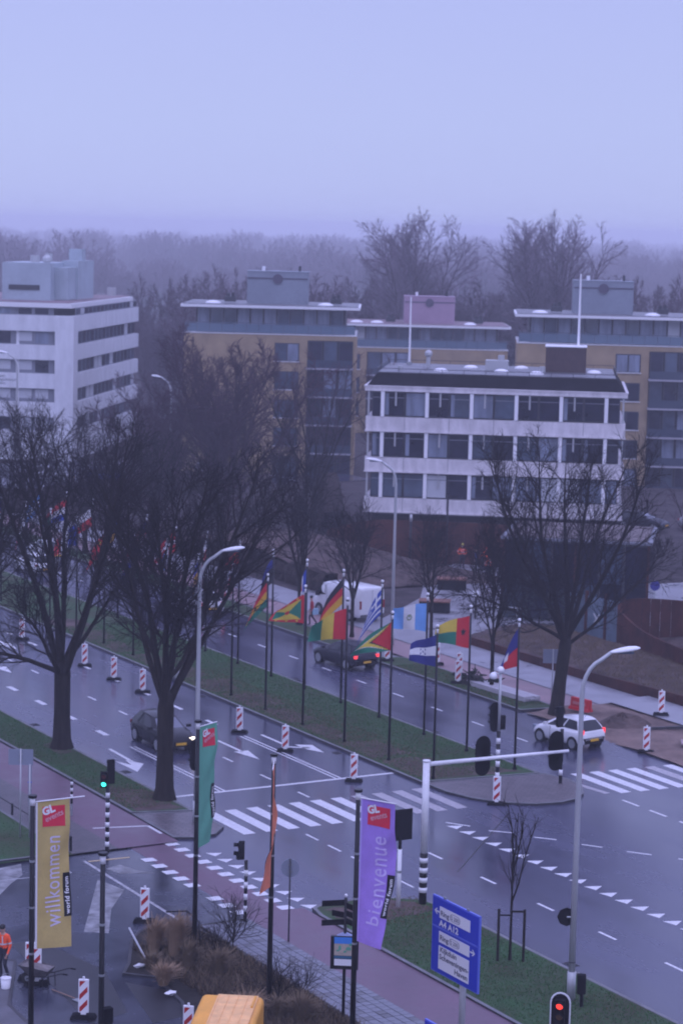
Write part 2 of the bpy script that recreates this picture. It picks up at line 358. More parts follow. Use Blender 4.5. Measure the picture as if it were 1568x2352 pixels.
# near triangle of grass between cycle path and carriageway
raised('grass_verge', [(38.35, 10), (42.85, 10), (42.85, 63), (42.9, 66.8), (42.6, 68.2), (41.6, 68.9), (40.2, 69.2), (39.1, 69.2), (38.5, 68.9), (38.3, 68.0)], GRASSG)
# far side: verge, pinkish cycle path, pavement
raised('far_verge', [(64.35, 94.3), (66.6, 94.0), (66.6, 108), (66.3, 109), (64.35, 110)], GRASSG)
raised('far_verge', [(64.35, 113), (66.3, 112.5), (66.3, 420), (64.35, 420)], GRASSG)
flat('far_cycle_path', [rect(66.6, 68.95, 88.5, 420)], PINKASPH, 0.05)
flat('far_pavement', [rect(69.05, 72.1, 85.5, 420)], mat('pale_paving', (0.26, 0.26, 0.285), 0.4, nz=(0.9, 0.12), rrange=(0.25, 0.5), bump=(12, .3, .01)), 0.06)
flat('path_edging', [rect(68.95, 69.05, 80, 420)], KERBD, 0.065)
# construction sand by the junction
b = MB(); rs = random.Random(11)
sandp = lambda u, v: (64.35 + (72.0 - 64.35) * v, 81.0 + (93.8 - 81.0) * u, 0.05 + 0.10 * math.sin(u * 9 + v * 4) * math.sin(v * 7 + u * 3) * (1 - v) + (0.10 if 0.15 < v < .9 else 0) + rs.uniform(0, .04))
b.grid(lambda u, v: sandp(u, v), 40, 26); structure(b.build('sand_fill', SAND, smooth=True))
flat('far_pavement', [rect(69.3, 72.1, 84.6, 94)], MC['pale_paving'], 0.26)
# earth heap beside the white car
def heap(name, c, rx, ry, h, m, label, cat, seed=1, rough=.25, n=22):
    r0 = random.Random(seed); b = MB()
    def P(u, v):
        a = u * 2 * math.pi; rr_ = v; hh = h * (1 - v * v) * (1 + .4 * math.sin(3 * a + seed) * v) + (r0.uniform(-rough, rough) * h * (1 - v)) + (-.05 if v > .99 else 0)
        return (c[0] + rx * rr_ * math.cos(a), c[1] + ry * rr_ * math.sin(a), c[2] + hh)
    b.grid(P, n, 8); return tag(b.build(name, m, smooth=False), label, cat)
heap('earth_heap', (67.0, 89.3, .05), 1.6, 1.3, .55, SOIL, 'low heap of dark earth behind the white hatchback', 'earth heap', 4)

# painted markings: children of the road
def strip(name, p0, p1, wd, m=PAINT, parent=road, z=0.004):
    a, b_ = Vector((*p0, 0)), Vector((*p1, 0)); d = (b_ - a).normalized(); n = Vector((-d.y, d.x, 0)) * wd / 2
    b = MB(); b.quad(*[(q.x, q.y, z) for q in (a - n, b_ - n, b_ + n, a + n)])
    return b.build(name, m, parent)
def dash(t, s, ln, wd, m=PAINT, name='lane_dash'): return strip(name, (t, s - ln / 2), (t, s + ln / 2), wd, m)
for k in range(11):
    t = 41.25 + k * 0.995
    if t > 51.6: break
    strip('zebra_stripe', (t, 79.0), (t, 82.7), 0.52, PAINT if k < 7 else mat('damp_road_paint', (0.36, 0.34, 0.36), 0.4, nz=(5, .15)))
for k in range(8):
    t = 57.7 + k * 0.97
    if k == 0: strip('zebra_stripe', (58.3, 78.6), (57.9, 82.0), 0.3, MC['damp_road_paint'])
    else: strip('zebra_stripe', (t + .5 - .02, 78.45 - k * .06), (t + .5, 82.3 - k * .07), 0.52, PAINT if k not in (5,) else MC['damp_road_paint'])
for k in range(28): dash(43.3, 98.1 + 3.8 * k, 1.15, 0.28)
for k in range(26): dash(46.05, 101.85 + 3.8 * k, 1.0, 0.12)
for k in range(26): dash(49.05, 98.2 + 3.8 * k, 1.1, 0.2)
for s in (90.85, 87.2, 83.75): dash(46.25, s, 1.0, 0.11)
for k in range(5): dash(43.25, 77.55 - 1.8 * k, 1.0, 0.1)
for k in range(12): dash(46.25, 73.2 - 3.72 * k, 1.0, 0.12)
for k in range(30): dash(60.85, 89.0 + 3.78 * k, 1.05, 0.12)
for s in (76.8, 74.9, 72.9): dash(58.2, s, 1.15, 0.13)
for t in (43.28, 43.5): dash(t, 90.3, 9.2, 0.09, name='double_line')
for t in (48.93, 49.16): dash(t, 90.3, 9.2, 0.09, name='double_line')
strip('stop_line', (41.0, 85.6), (51.75, 85.6), 0.22)
for k in range(34):
    s = 76.5 - .95 * k
    b = MB(); b.poly([(49.02, s + .33, .004), (49.15, s - .27, .004), (49.67, s + .08, .004)]); b.build('give_way_triangle', PAINT, road)
for k in range(9):
    s = 76.9 - .94 * k
    b = MB(); b.poly([(38.42, s + .30, .004), (38.55, s - .27, .004), (39.0, s + .05, .004)]); b.build('give_way_triangle', PAINT, road)
pts = [(77.3, 49.3, 76.4, 49.9), (75.5, 50.2, 74.8, 50.9), (73.9, 51.3, 73.2, 51.9), (72.2, 52.4, 71.5, 52.9), (70.6, 53.4, 69.8, 54.0), (68.9, 54.6, 68.1, 55.2)]
for a in pts: strip('guide_dash', (a[1], a[0]), (a[3], a[2]), 0.11)
for k in range(11):
    s = 78.9 - .93 * k
    b = MB(); b.poly([(37.55, s - .22, .012), (38.05, s - .26, .012), (38.05, s + .22, .012), (37.55, s + .26, .012)]); b.build('crossing_block', PAINT, road)
for k in range(10):
    s = 77.2 - .93 * k
    if k == 5: continue
    b = MB(); b.poly([(35.8, s - .22, .012), (36.3, s - .26, .012), (36.3, s + .22, .012), (35.8, s + .26, .012)]); b.build('crossing_block', PAINT, road)
def arrow(pts): b = MB(); b.poly([(p[0], p[1], .004) for p in pts]); b.build('lane_arrow', PAINT, road)
def straight_arrow(t, s0, s1, hw=.36):
    strip('lane_arrow', (t, s1 + 1.7), (t, s0), 0.16); arrow([(t, s1), (t + hw, s1 + 1.8), (t - hw, s1 + 1.8)])
straight_arrow(47.55, 94.5, 90.3)
strip('lane_arrow', (42.25, 94.9), (42.15, 92.2), 0.17); arrow([(41.55, 90.3), (42.45, 91.6), (42.0, 92.6), (41.85, 91.6), (41.5, 92.6)])
strip('lane_arrow', (50.0, 94.8), (50.0, 92.0), 0.15); strip('lane_arrow', (49.98, 92.0), (50.75, 91.4), 0.2); arrow([(50.9, 90.3), (51.15, 91.9), (50.45, 92.3), (50.5, 91.2)])
straight_arrow(44.8, 117.5, 113.4); straight_arrow(47.6, 124, 119.8)
strip('edge_line', (33.78, 78.1), (33.8, 68.9), 0.13, mat('faded_paint', (0.34, 0.34, 0.35), 0.45, nz=(4, .3)), side, 0.004)
strip('edge_line', (33.9, 77.95), (35.55, 77.85), 0.13, PAINTY, side, 0.006)
strip('edge_line', (29.5, 76.95), (32.7, 76.8), 0.08, MC['faded_paint'], side, 0.004)
strip('edge_line', (32.72, 76.8), (32.66, 77.55), 0.1, MC['faded_paint'], side, 0.006)
strip('edge_line', (35.9, 82.15), (38.0, 81.6), 0.13, PAINT, road, 0.056)
strip('edge_line', (38.03, 81.6), (38.02, 80.3), 0.13, PAINT, road, 0.056)
for nm, pp in (('pale_patch', [(30.3, 70.0), (33.25, 75.6), (33.6, 74.0), (32.2, 72.0), (31.0, 69.5)]), ('pale_patch', [(34.1, 76.8), (34.8, 77.1), (35.0, 76.3), (35.5, 75.5), (34.3, 76.0)]),
               ('pale_patch', [(30.2, 78.4), (31.5, 78.7), (31.0, 77.3), (30.2, 76.4), (28.6, 74.3), (28.0, 75.5)])):
    b = MB(); b.poly([(p[0], p[1], .003) for p in pp]); b.build(nm, PALEP, side)  # flat pale grey patches on the side road
# dark wet repair patch in the side road
for pp in ([(27.6, 69.8), (28.6, 69.9), (29.3, 66.0), (28.3, 62.0), (26.9, 61.5)], [(29.4, 64.6), (30.4, 63.2), (30.2, 61.0), (28.6, 60.8)]):
    b = MB(); b.poly([(p[0], p[1], .0025) for p in pp]); b.build('asphalt_patch', mat('fresh_dark_asphalt', (0.014, 0.014, 0.017), 0.3, nz=(1.2, .3), bump=(60, .3, .006)), side)
# tar seam across the junction
strip('tar_seam', (52.6, 77.6), (45.8, 70.9), 0.06, mat('tar', (0.008, 0.008, 0.01), .5), road, 0.0035)
# left lawn kerb
raised('lawn_corner', [(10, 79.0), (33.5, 79.0), (33.6, 80.5), (33.65, 95), (10, 95)], GRASSG, 0.13)
# planted bed at the bottom + worksite pit
raised('planted_bed', [(27.5, 44), (34.05, 44), (34.05, 67.6), (33.4, 70.2), (31.9, 69.1), (31.3, 68.4), (30.2, 66.2), (29.6, 65.3), (30.4, 64.5), (30.1, 62.0), (28.5, 58)], MUD, 0.07, 0.1, KERBD, KERBD)
raised('works_pavement', [(10, 44), (24.4, 44), (25.35, 64.1), (26.3, 66.2), (27.1, 68.0), (25.0, 70.5), (10, 72)], mat('works_paving', (0.075, 0.075, 0.085), .45, nz=(1.0, .3), bump=(9, .4, .02)), 0.05, 0.1, KERBD, KERBD)

# worn bare earth on the grass, with ragged outlines
def patch(name, pts, m=SOIL, z=.104, seed=1):
    rg = random.Random(seed); out_ = []
    for k in range(len(pts)):
        a, c = pts[k], pts[(k + 1) % len(pts)]; n = max(2, int(math.hypot(c[0] - a[0], c[1] - a[1]) / .35))
        for j in range(n): t = j / n; out_.append((a[0] + (c[0] - a[0]) * t + rg.uniform(-.14, .14), a[1] + (c[1] - a[1]) * t + rg.uniform(-.14, .14)))
    b = MB(); ctr = (sum(p[0] for p in out_) / len(out_), sum(p[1] for p in out_) / len(out_)); n = len(out_)
    for k in range(n):
        a, c = out_[k], out_[(k + 1) % n]; b.poly([(ctr[0], ctr[1], z + .01), (a[0], a[1], z), (c[0], c[1], z)])
    return structure(b.build(name, m))
for k, s0 in enumerate(range(84, 128, 4)): patch('worn_earth', [(52.2, s0 + .1), (53.9 + .5 * math.sin(k * 2.1), s0 + .3), (54.1 + .5 * math.cos(k * 1.3), s0 + 3.2), (52.3, s0 + 3.8)], seed=k)
patch('worn_earth', [(38.5, 83.8), (40.4, 83.4), (40.4, 86.5), (39.2, 88.0), (38.5, 86)], seed=30); patch('worn_earth', [(38.9, 68.6), (41.9, 68.4), (42.5, 66.8), (39.6, 66.4), (38.6, 67.4)], seed=31)
patch('worn_earth', [(39.7, 94.3), (40.5, 94.5), (40.5, 96.8), (39.6, 96.6)], seed=32)
patch('worn_earth', [(52.3, 83.7), (57.0, 83.2), (56.0, 85.0), (53.0, 85.2)], seed=33)

for pts in ([(56.1, 70.2), (56.9, 70.5), (57.3, 70.0), (56.6, 69.6)], [(57.6, 68.2), (59.5, 68.6), (60.3, 67.2), (58.6, 66.6)]):  # first patch an oil stain, second a shadow painted on the road
    b = MB(); b.poly([(p[0], p[1], .0025) for p in pts]); b.build('stain_shadow_patch', mat('oily_shaded_asphalt', (0.018, 0.018, 0.024), .25, nz=(1.5, .5)), road)
for (x, y) in ((51.4, 90), (51.4, 104), (41.1, 90.5), (41.1, 101), (42.95 + .35, 60), (57.9, 92), (57.9, 106)):
    b = MB(); b.box((x, y, .004), (.36, .5, .012)); dc = b.build('drain_cover', mat('cast_iron', (0.03, 0.03, 0.035), .5, metal=.5), road)
    for k in range(4): b = MB(); b.box((x, y - .17 + .11 * k, .012), (.28, .035, .006)); b.build('bar', BLACKM, dc)

# ================================================================== buildings
def local(o, rz): pass
def bpart(name, mats, parent, fn, smooth=False, label=None):
    b = MB(); fn(b); o = b.build(name, mats, parent, smooth)
    if label: o['label'] = label
    return o
def boxp(name, m, parent, c, d, rz=0): b = MB(); b.box(c, d, rz); return b.build(name, m, parent)

# ---- office block with white bands (face towards the camera), local x along the front, y back
def office():
    W, D = 18.7, 13.0
    o = thing('office_building', 'low office block with white concrete bands, dark ribbon windows and white fins behind the junction', 'building', (84.3, 144.6, 0), R(-35))
    rr = random.Random(5)
    boxp('ground_floor_wall', mat('dark_ground_floor', (0.03, 0.024, 0.024), .7, nz=(1, .3)), o, (W / 2, D / 2 + .9, 1.7), (W - 1.0, D - 1.4, 3.4))
    z = 3.4; SH = 2.95; BH = 1.08
    boxp('soffit', FRAMEG, o, (W / 2, D / 2, z - .06), (W - .3, D - .3, .12))
    fins = [1.2 + 3.22 * k for k in range(6)]
    for fl in range(3):
        zb = z + fl * SH
        b = MB(); b.box((W / 2, D / 2, zb + BH / 2), (W, D, BH)); b.box((W / 2, -.06, zb + .05), (W + .1, .14, .10)); pb = b.build('parapet_band', CONC, o)
        # thin grey panel joints on the concrete band
        for k in range(1, 6):
            boxp('panel_joint', mat('joint_grey', (0.2, 0.19, 0.2), .8), pb, (fins[k] - 1.6 if k else 0, -.004, zb + .6), (.035, .012, BH - .1))
        boxp('window_core', FRAMED, o, (W / 2, D / 2 + .25, zb + BH + (SH - BH) / 2), (W - .8, D - .7, SH - BH))
        zw0, zw1 = zb + BH + .05, zb + SH - .05
        # windows between fins
        edges = [0.35] + fins + [W - .35]
        for k in range(len(edges) - 1):
            x0, x1 = edges[k] + .06, edges[k + 1] - .06
            n = max(1, round((x1 - x0) / 1.5)); ww = (x1 - x0) / n
            for j in range(n):
                xa, xb = x0 + j * ww + .03, x0 + (j + 1) * ww - .03
                win = boxp('window', FRAMED, o, ((xa + xb) / 2, .22, (zw0 + zw1) / 2), (xb - xa, .08, zw1 - zw0))
                q = rr.random()
                if fl == 0 and k >= 2: gm = BLIND if q < .45 else (GLASSL if q < .8 else GLASSD)
                else: gm = GLASSD if q < .5 else (GLASSM if q < .8 else GLASSL)
                boxp('pane', gm, win, ((xa + xb) / 2, .17, (zw0 + zw1) / 2), (xb - xa - .12, .03, zw1 - zw0 - .14))
                boxp('transom', FRAMEG, win, ((xa + xb) / 2, .145, zw1 - .42), (xb - xa - .1, .03, .05))
                if rr.random() < .35: boxp('curtain', GLASSL, win, (xa + .22, .148, (zw0 + zw1) / 2), (.28, .012, zw1 - zw0 - .2))
        for x in fins: boxp('fin', WHITEP, o, (x, .06, (zw0 + zw1) / 2), (.26, .22, zw1 - zw0 + .05))
        for x in fins[:-1]: boxp('half_fin', LAMPG, o, (x + .95, .1, zw1 - .5), (.12, .12, 1.0))
        for x in (.18, W - .18): boxp('corner_post', LAMPG, o, (x, .1, (zw0 + zw1) / 2), (.13, .13, zw1 - zw0))
    zt = z + 3 * SH
    b = MB(); b.box((W / 2, D / 2, zt + .16), (W + .2, D + .2, .32)); b.box((W / 2, D / 2, zt + .36), (W + .3, D + .3, .08)); b.build('fascia', CONC, o)
    b = MB(); b.box((W / 2, D / 2, zt + .85), (W - .1, D - .1, .9), top=(.925, .93)); b.build('sloping_roof_edge', mat('wet_black_roofing', (0.008, 0.007, 0.009), .9, spec=.1, nz=(1, .4)), o)
    boxp('roof', ROOFG, o, (W / 2, D / 2, zt + 1.34), (W - 1.55, D - 1.1, .07))
    b = MB()
    for (x0, y0, x1, y1) in ((.7, .5, W - .7, .5), (.7, D - .5, W - .7, D - .5), (.7, .5, .7, D - .5), (W - .7, .5, W - .7, D - .5)):
        b.tube([(x0, y0, zt + 1.62), (x1, y1, zt + 1.62)], .025, 5)
        n = int(max(abs(x1 - x0), abs(y1 - y0)) / 1.5)
        for k in range(n + 1): b.tube([(x0 + (x1 - x0) * k / n, y0 + (y1 - y0) * k / n, zt + 1.3), (x0 + (x1 - x0) * k / n, y0 + (y1 - y0) * k / n, zt + 1.62)], .02, 4)
    b.build('roof_railing', FRAMED, o)
    boxp('plant_room', BROWNB, o, (W - 4.4, D * .55, zt + 2.3), (3.0, 2.6, 1.9)); boxp('plant_room_cap', CONCL, o, (W - 4.4, D * .55, zt + 3.29), (3.1, 2.7, .07))
    for x, y in ((5.2, 3), (7.2, 8), (9.6, 4), (12.2, 2.6), (16.4, 6), (11.0, 9)):
        b = MB(); b.ball((x, y, zt + 1.4), .55, 12, sc=(1, 1, .4)); b.build('skylight', WHITEP, o, smooth=True)
    b = MB(); b.box((9.2, 6.4, zt + 1.75), (1.7, 1.2, .75)); b.cyl(9.5, 6.4, zt + 2.1, zt + 2.5, .25, 8); b.build('roof_vent', LAMPG, o)
    b = MB(); b.cyl(4.0, 7.5, zt + 1.3, zt + 2.35, .16, 8); b.ball((4.0, 7.5, zt + 2.4), .3, 8); b.build('roof_chimney', LAMPG, o)
    b = MB(); b.cyl(12.6, 5.5, zt + 1.3, zt + 1.8, .22, 8); b.cyl(2.2, 3, zt + 1.3, zt + 1.7, .2, 8); b.build('roof_vent', LAMPG, o)
    for x, y, h, r in ((2.4, 10.0, 5.2, .09), (15.2, 8.0, 7.3, .11)):
        wx = 84.3 + x * math.cos(R(-35)) - y * math.sin(R(-35)); wy = 144.6 + x * math.sin(R(-35)) + y * math.cos(R(-35))
        p = thing('roof_mast', 'thin white mast on the office roof ' + ('near its left end' if x < 5 else 'right of the brown plant room'), 'mast', (wx, wy, zt + 1.37))
        b = MB(); b.tube([(0, 0, 0), (0, 0, h)], [r, r * .55], 8); b.build('pole', WHITEP, p)
        b = MB(); b.cyl(0, 0, 0, .25, r * 2.2, 8); b.build('base', GALV, p)
    return o
office()

# ---- entrance pavilion with gravel roof right of the office front
def pavilion():
    o = thing('entrance_pavilion', 'dark glazed entrance pavilion with flat gravel roof below the office windows', 'building', (78.9, 118.3, 0), R(-40))
    W, D = 9.2, 8.2
    for k in range(7):
        x = .15 + k * (W - .3) / 6; boxp('mullion', CORTEN if k % 3 == 0 else FRAMED, o, (x, .02, 2.5), (.14, .2, 5.0))
    for k in range(6):
        x = .15 + (k + .5) * (W - .3) / 6
        for (z0, z1) in ((.1, 2.4), (2.5, 4.95)):
            boxp('glass_panel', GLASSD if (k + int(z0)) % 3 else GLASSM, o, (x, .12, (z0 + z1) / 2), ((W - .3) / 6 - .16, .05, z1 - z0))
    for k in range(5):
        boxp('glass_panel', GLASSD, o, (W - .1, .9 + k * 1.55, 2.5), (.05, 1.45, 4.8))
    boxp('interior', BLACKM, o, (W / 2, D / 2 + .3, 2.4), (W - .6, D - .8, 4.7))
    boxp('roof_edge', FRAMEG, o, (W / 2, D / 2, 5.1), (W + .1, D + .1, .14)); boxp('soffit', FRAMED, o, (W / 2, D / 2, 4.96), (W, D, .12))
    boxp('gravel_roof', mat('brown_gravel', (0.13, 0.105, 0.10), .85, nz=(1.2, .35)), o, (W / 2, D / 2, 5.19), (W - .5, D - .5, .05))
pavilion()

# ---- curved corten walls, glass screen
def ribbon(name, pts, label, cat='wall', th=.12, m=CORTEN, group=None, ztopoff=0):
    """pts: (x, y, ztop) -> vertical plates with real thickness, one part per plate"""
    o = thing(name, label, cat, (pts[0][0], pts[0][1], 0), 0, group)
    ox, oy = pts[0][0], pts[0][1]
    for k in range(len(pts) - 1):
        a, c = pts[k], pts[k + 1]; d = Vector((c[0] - a[0], c[1] - a[1], 0)); ln = d.length; d.normalize(); n = Vector((-d.y, d.x, 0)) * th / 2
        g_ = d * .012
        P = [Vector((a[0] - ox, a[1] - oy, 0)) + g_ - n, Vector((c[0] - ox, c[1] - oy, 0)) - g_ - n, Vector((c[0] - ox, c[1] - oy, 0)) - g_ + n, Vector((a[0] - ox, a[1] - oy, 0)) + g_ + n]
        zt = [a[2], c[2], c[2], a[2]]; b = MB(); i = 0
        b.v = [(p.x, p.y, -.1) for p in P] + [(p.x, p.y, z) for p, z in zip(P, zt)]
        b.f = [(4, 5, 6, 7), (0, 1, 5, 4), (1, 2, 6, 5), (2, 3, 7, 6), (3, 0, 4, 7)]; b.m = [0] * 5
        b.build('steel_plate', m, o)
    return o
def curve(cps, n):
    out_ = []
    for k in range(len(cps) - 1):
        p0 = cps[max(k - 1, 0)]; p1 = cps[k]; p2 = cps[k + 1]; p3 = cps[min(k + 2, len(cps) - 1)]
        for j in range(n):
            t = j / n; t2, t3 = t * t, t * t * t
            out_.append(tuple(.5 * ((2 * p1[i]) + (-p0[i] + p2[i]) * t + (2 * p0[i] - 5 * p1[i] + 4 * p2[i] - p3[i]) * t2 + (-p0[i] + 3 * p1[i] - 3 * p2[i] + p3[i]) * t3) for i in range(len(p1))))
    out_.append(tuple(cps[-1])); return out_
ribbon('low_steel_wall', curve([(73.5, 113.8, .5), (72.3, 112.2, .5), (72.2, 109, .5), (72.25, 104, .5), (72.2, 99, .55), (72.35, 92, .7), (72.4, 86, .8), (72.3, 80, .9)], 3), 'long low rusty steel retaining wall along the far pavement')
ribbon('curved_steel_wall', curve([(90, 92, 3.2), (86.5, 98.6, 3.1), (83.2, 103.8, 3.0), (81.2, 106.0, 3.0), (79.9, 106.7, 2.9), (79.05, 106.2, 2.6), (78.75, 105.0, 2.2), (78.3, 102.5, 1.75), (77.6, 98.2, 1.6), (77.0, 93, 1.6), (76.8, 88, 1.6)], 4), 'high rusty steel wall curling round a planted mound at the right edge')
ribbon('rust_red_wall', curve([(79.6, 141.6, 2.6), (84.0, 142.8, 3.0), (88.4, 140.2, 3.0), (90.8, 137.4, 3.1), (91.8, 134.5, 3.1), (90.2, 129.0, 3.1), (87.2, 126.2, 3.1)], 5), 'rust red steel wall under the office windows behind the workers')
gs = thing('glass_screen', 'row of tall glass panels between rusty posts left of the curled steel wall', 'glass screen', (79.2, 111.5, 0), 0)
gp = [(79.2, 111.5), (79.4, 109.8), (79.7, 108.3), (79.95, 106.95)]
for k, (x, y) in enumerate(gp): boxp('post', CORTEN, gs, (x - 79.2, y - 111.5, 1.5), (.16, .16, 3.0))
for k in range(3):
    a, c = gp[k], gp[k + 1]; d = Vector((c[0] - a[0], c[1] - a[1])); boxp('glass_panel', mat('screen_glass', (0.12, 0.16, 0.20), 0.15, spec=.6, nz=(.5, .3)), gs, ((a[0] + c[0]) / 2 - 79.2, (a[1] + c[1]) / 2 - 111.5, 1.42), (d.length - .2, .04, 2.6), math.atan2(d.y, d.x))
b = MB()
for sg in (-1, 1): b.box((0.43 + .0, -.9 - .25, 1.25), (.5, .03, .05), 0)
x_ = MB(); x_.tube([(-.22, 0, -.3), (.22, 0, .3)], .035, 4); x_.tube([(.22, 0, -.3), (-.22, 0, .3)], .035, 4)
xo = x_.build('taped_cross', PAINT, gs, loc=(.28, -2.6, 1.45)); xo.rotation_euler = (0, 0, R(-80))

# mounds of winter planting behind the low wall (stuff-like ground relief)
def mound(name, poly_fn, nu, nv, m): b = MB(); b.grid(poly_fn, nu, nv); return structure(b.build(name, m, smooth=True))
SLOPE = mat('dry_planted_slope', (0.080, 0.058, 0.052), 0.9, spec=.15, nz=(1.1, 0.45), bump=(7, .9, .08))
rm = random.Random(2)
mound('planted_slope', lambda u, v: (72.4 + (78.4 - 72.4) * v, 80 + (112 - 80) * u, .35 + .1 * v + .45 * math.sin(v * 2.6) * (.35 + .65 * u) + rm.uniform(0, .06)), 80, 20, SLOPE)
mound('planted_slope', lambda u, v: (79.6 + (92 - 79.6) * v, 86 + (106.0 - 86) * u - v * 9 + 1.5, .2 + .9 * math.sin(min(1, v * 1.6) * 2.2) + rm.uniform(0, .08)), 50, 26, SLOPE)
mound('planted_mound', lambda u, v: (74.5 + 14 * v - 3.0 * u, 132 + 22 * u - 1.5 * v, 2.9 * math.sin(math.pi * min(1, u)) ** .8 * (1 - .55 * v ** 2) * math.sin(math.pi * (.12 + .88 * v) ** .8 * .9 + .25) * .9 + rm.uniform(0, .12)), 40, 30, SLOPE)

# ---- white office on the left
def white_office():
    # origin: the corner nearest the camera; local x along the long side wall (away), local y along the front towards the left
    o = thing('white_office_block', 'white five storey office block with ribbon windows at the left edge', 'building', (90.8, 214.1, 0), R(53.3))
    L1, W1 = 31.0, 34.0; S = 2.87; z0 = 1.5
    rr = random.Random(9)
    boxp('core_wall', FRAMEG, o, (L1 / 2 + .0, W1 / 2, 7.3), (L1 - .9, W1 - .9, 14.6))
    for fl in range(5):
        zb = z0 + fl * S - (0 if fl else 1.5); h = 1.5 + (1.5 if not fl else 0)
        if fl == 4: h = 1.6
        b = MB(); b.box((L1 / 2 - .0, W1 / 2, zb + h / 2), (L1, W1, h)); b.build('white_band', CONCB, o)
    for fl in range(5):
        za, zb = z0 + fl * S + 1.5, z0 + (fl + 1) * S
        if fl == 4: za = z0 + 4 * S + 1.6; zb = 15.35
        ins = .42 if fl < 4 else .2
        n = 16
        for k in range(n):   # side wall windows (facing local -y)
            xa = 1.9 + (L1 - 2.4) / n * k; xb = xa + (L1 - 2.4) / n - .12
            q = rr.random(); gm = GLASSD if q < .5 else (GLASSM if q < .85 else BLIND)
            w_ = boxp('window', FRAMEG, o, ((xa + xb) / 2, ins, (za + zb) / 2), (xb - xa + .06, .12, zb - za))
            boxp('pane', gm, w_, ((xa + xb) / 2, ins - .07, (za + zb) / 2), (xb - xa - .2, .04, zb - za - .2))
        n = 8
        for k in range(n):   # front windows (facing local -x)
            ya = 2.0 + 3.9 * k; yb = ya + 3.86
            w_ = boxp('window', FRAMEG, o, (ins, (ya + yb) / 2, (za + zb) / 2), (.12, yb - ya, zb - za))
            for j in range(2):
                q = rr.random(); gm = BLIND if q < .5 else (GLASSD if q < .8 else GLASSL)
                yc = ya + .3 + (yb - ya - .3) * (.26 + .48 * j)
                boxp('pane', gm, w_, (ins - .07, yc, (za + zb) / 2 + (.12 if gm is BLIND else 0)), (.04, 1.35, zb - za - (.45 if gm is BLIND else .2)))
            if fl < 4: boxp('pier', CONCB if k % 2 else FRAMEG, o, (ins + .0, ya - .2, (za + zb) / 2), (.3, .3, zb - za))
    b = MB(); b.box((.85, .85, 7.25), (1.9, 1.9, 14.5 - .0)); b.build('corner_pier', CONCB, o)
    b = MB(); b.box((L1 / 2 - 1.4, W1 / 2, 15.58), (L1 - 2.4, W1 - .2, .46)); b.build('roof_slab', CONCL, o)
    boxp('roof', ROOFR, o, (L1 / 2 - 1.4, W1 / 2, 15.86), (L1 - 3.2, W1 - 1.0, .1))
    boxp('plant_room', BOXB, o, (9.0, 6.0, 17.8), (9.0, 5.0, 3.8)); boxp('plant_room', BOXB, o, (13.5, 2.8, 17.9), (7.0, 1.7, 4.0), 0)
    boxp('plant_room', BOXB, o, (9.5, 3.4, 17.6), (6.0, 2.5, 3.3))
    boxp('chimney_box', BOXB, o, (13.5, 2.9, 20.5), (1.6, 1.4, 1.2)); b = MB(); b.cyl(8, 6, 19.7, 20.4, .5, 8); b.cyl(10.5, 5.2, 19.7, 20.6, .4, 8); b.ball((7, 4.5, 20.0), .5, 8); b.build('roof_vent', LAMPG, o)
    boxp('air_grille', FRAMED, o, (4.45, 6.2, 17.2), (.1, 3.2, .5)); b = MB(); b.cyl(3.0, 14, 15.9, 17.2, .8, 10); b.cyl(26, 2, 15.9, 16.8, .5, 8); b.build('roof_vent', LAMPG, o)
    # three lines of grey lettering on the second band
    global WO_SIGN; WO_SIGN = o
    return o
wo = white_office()

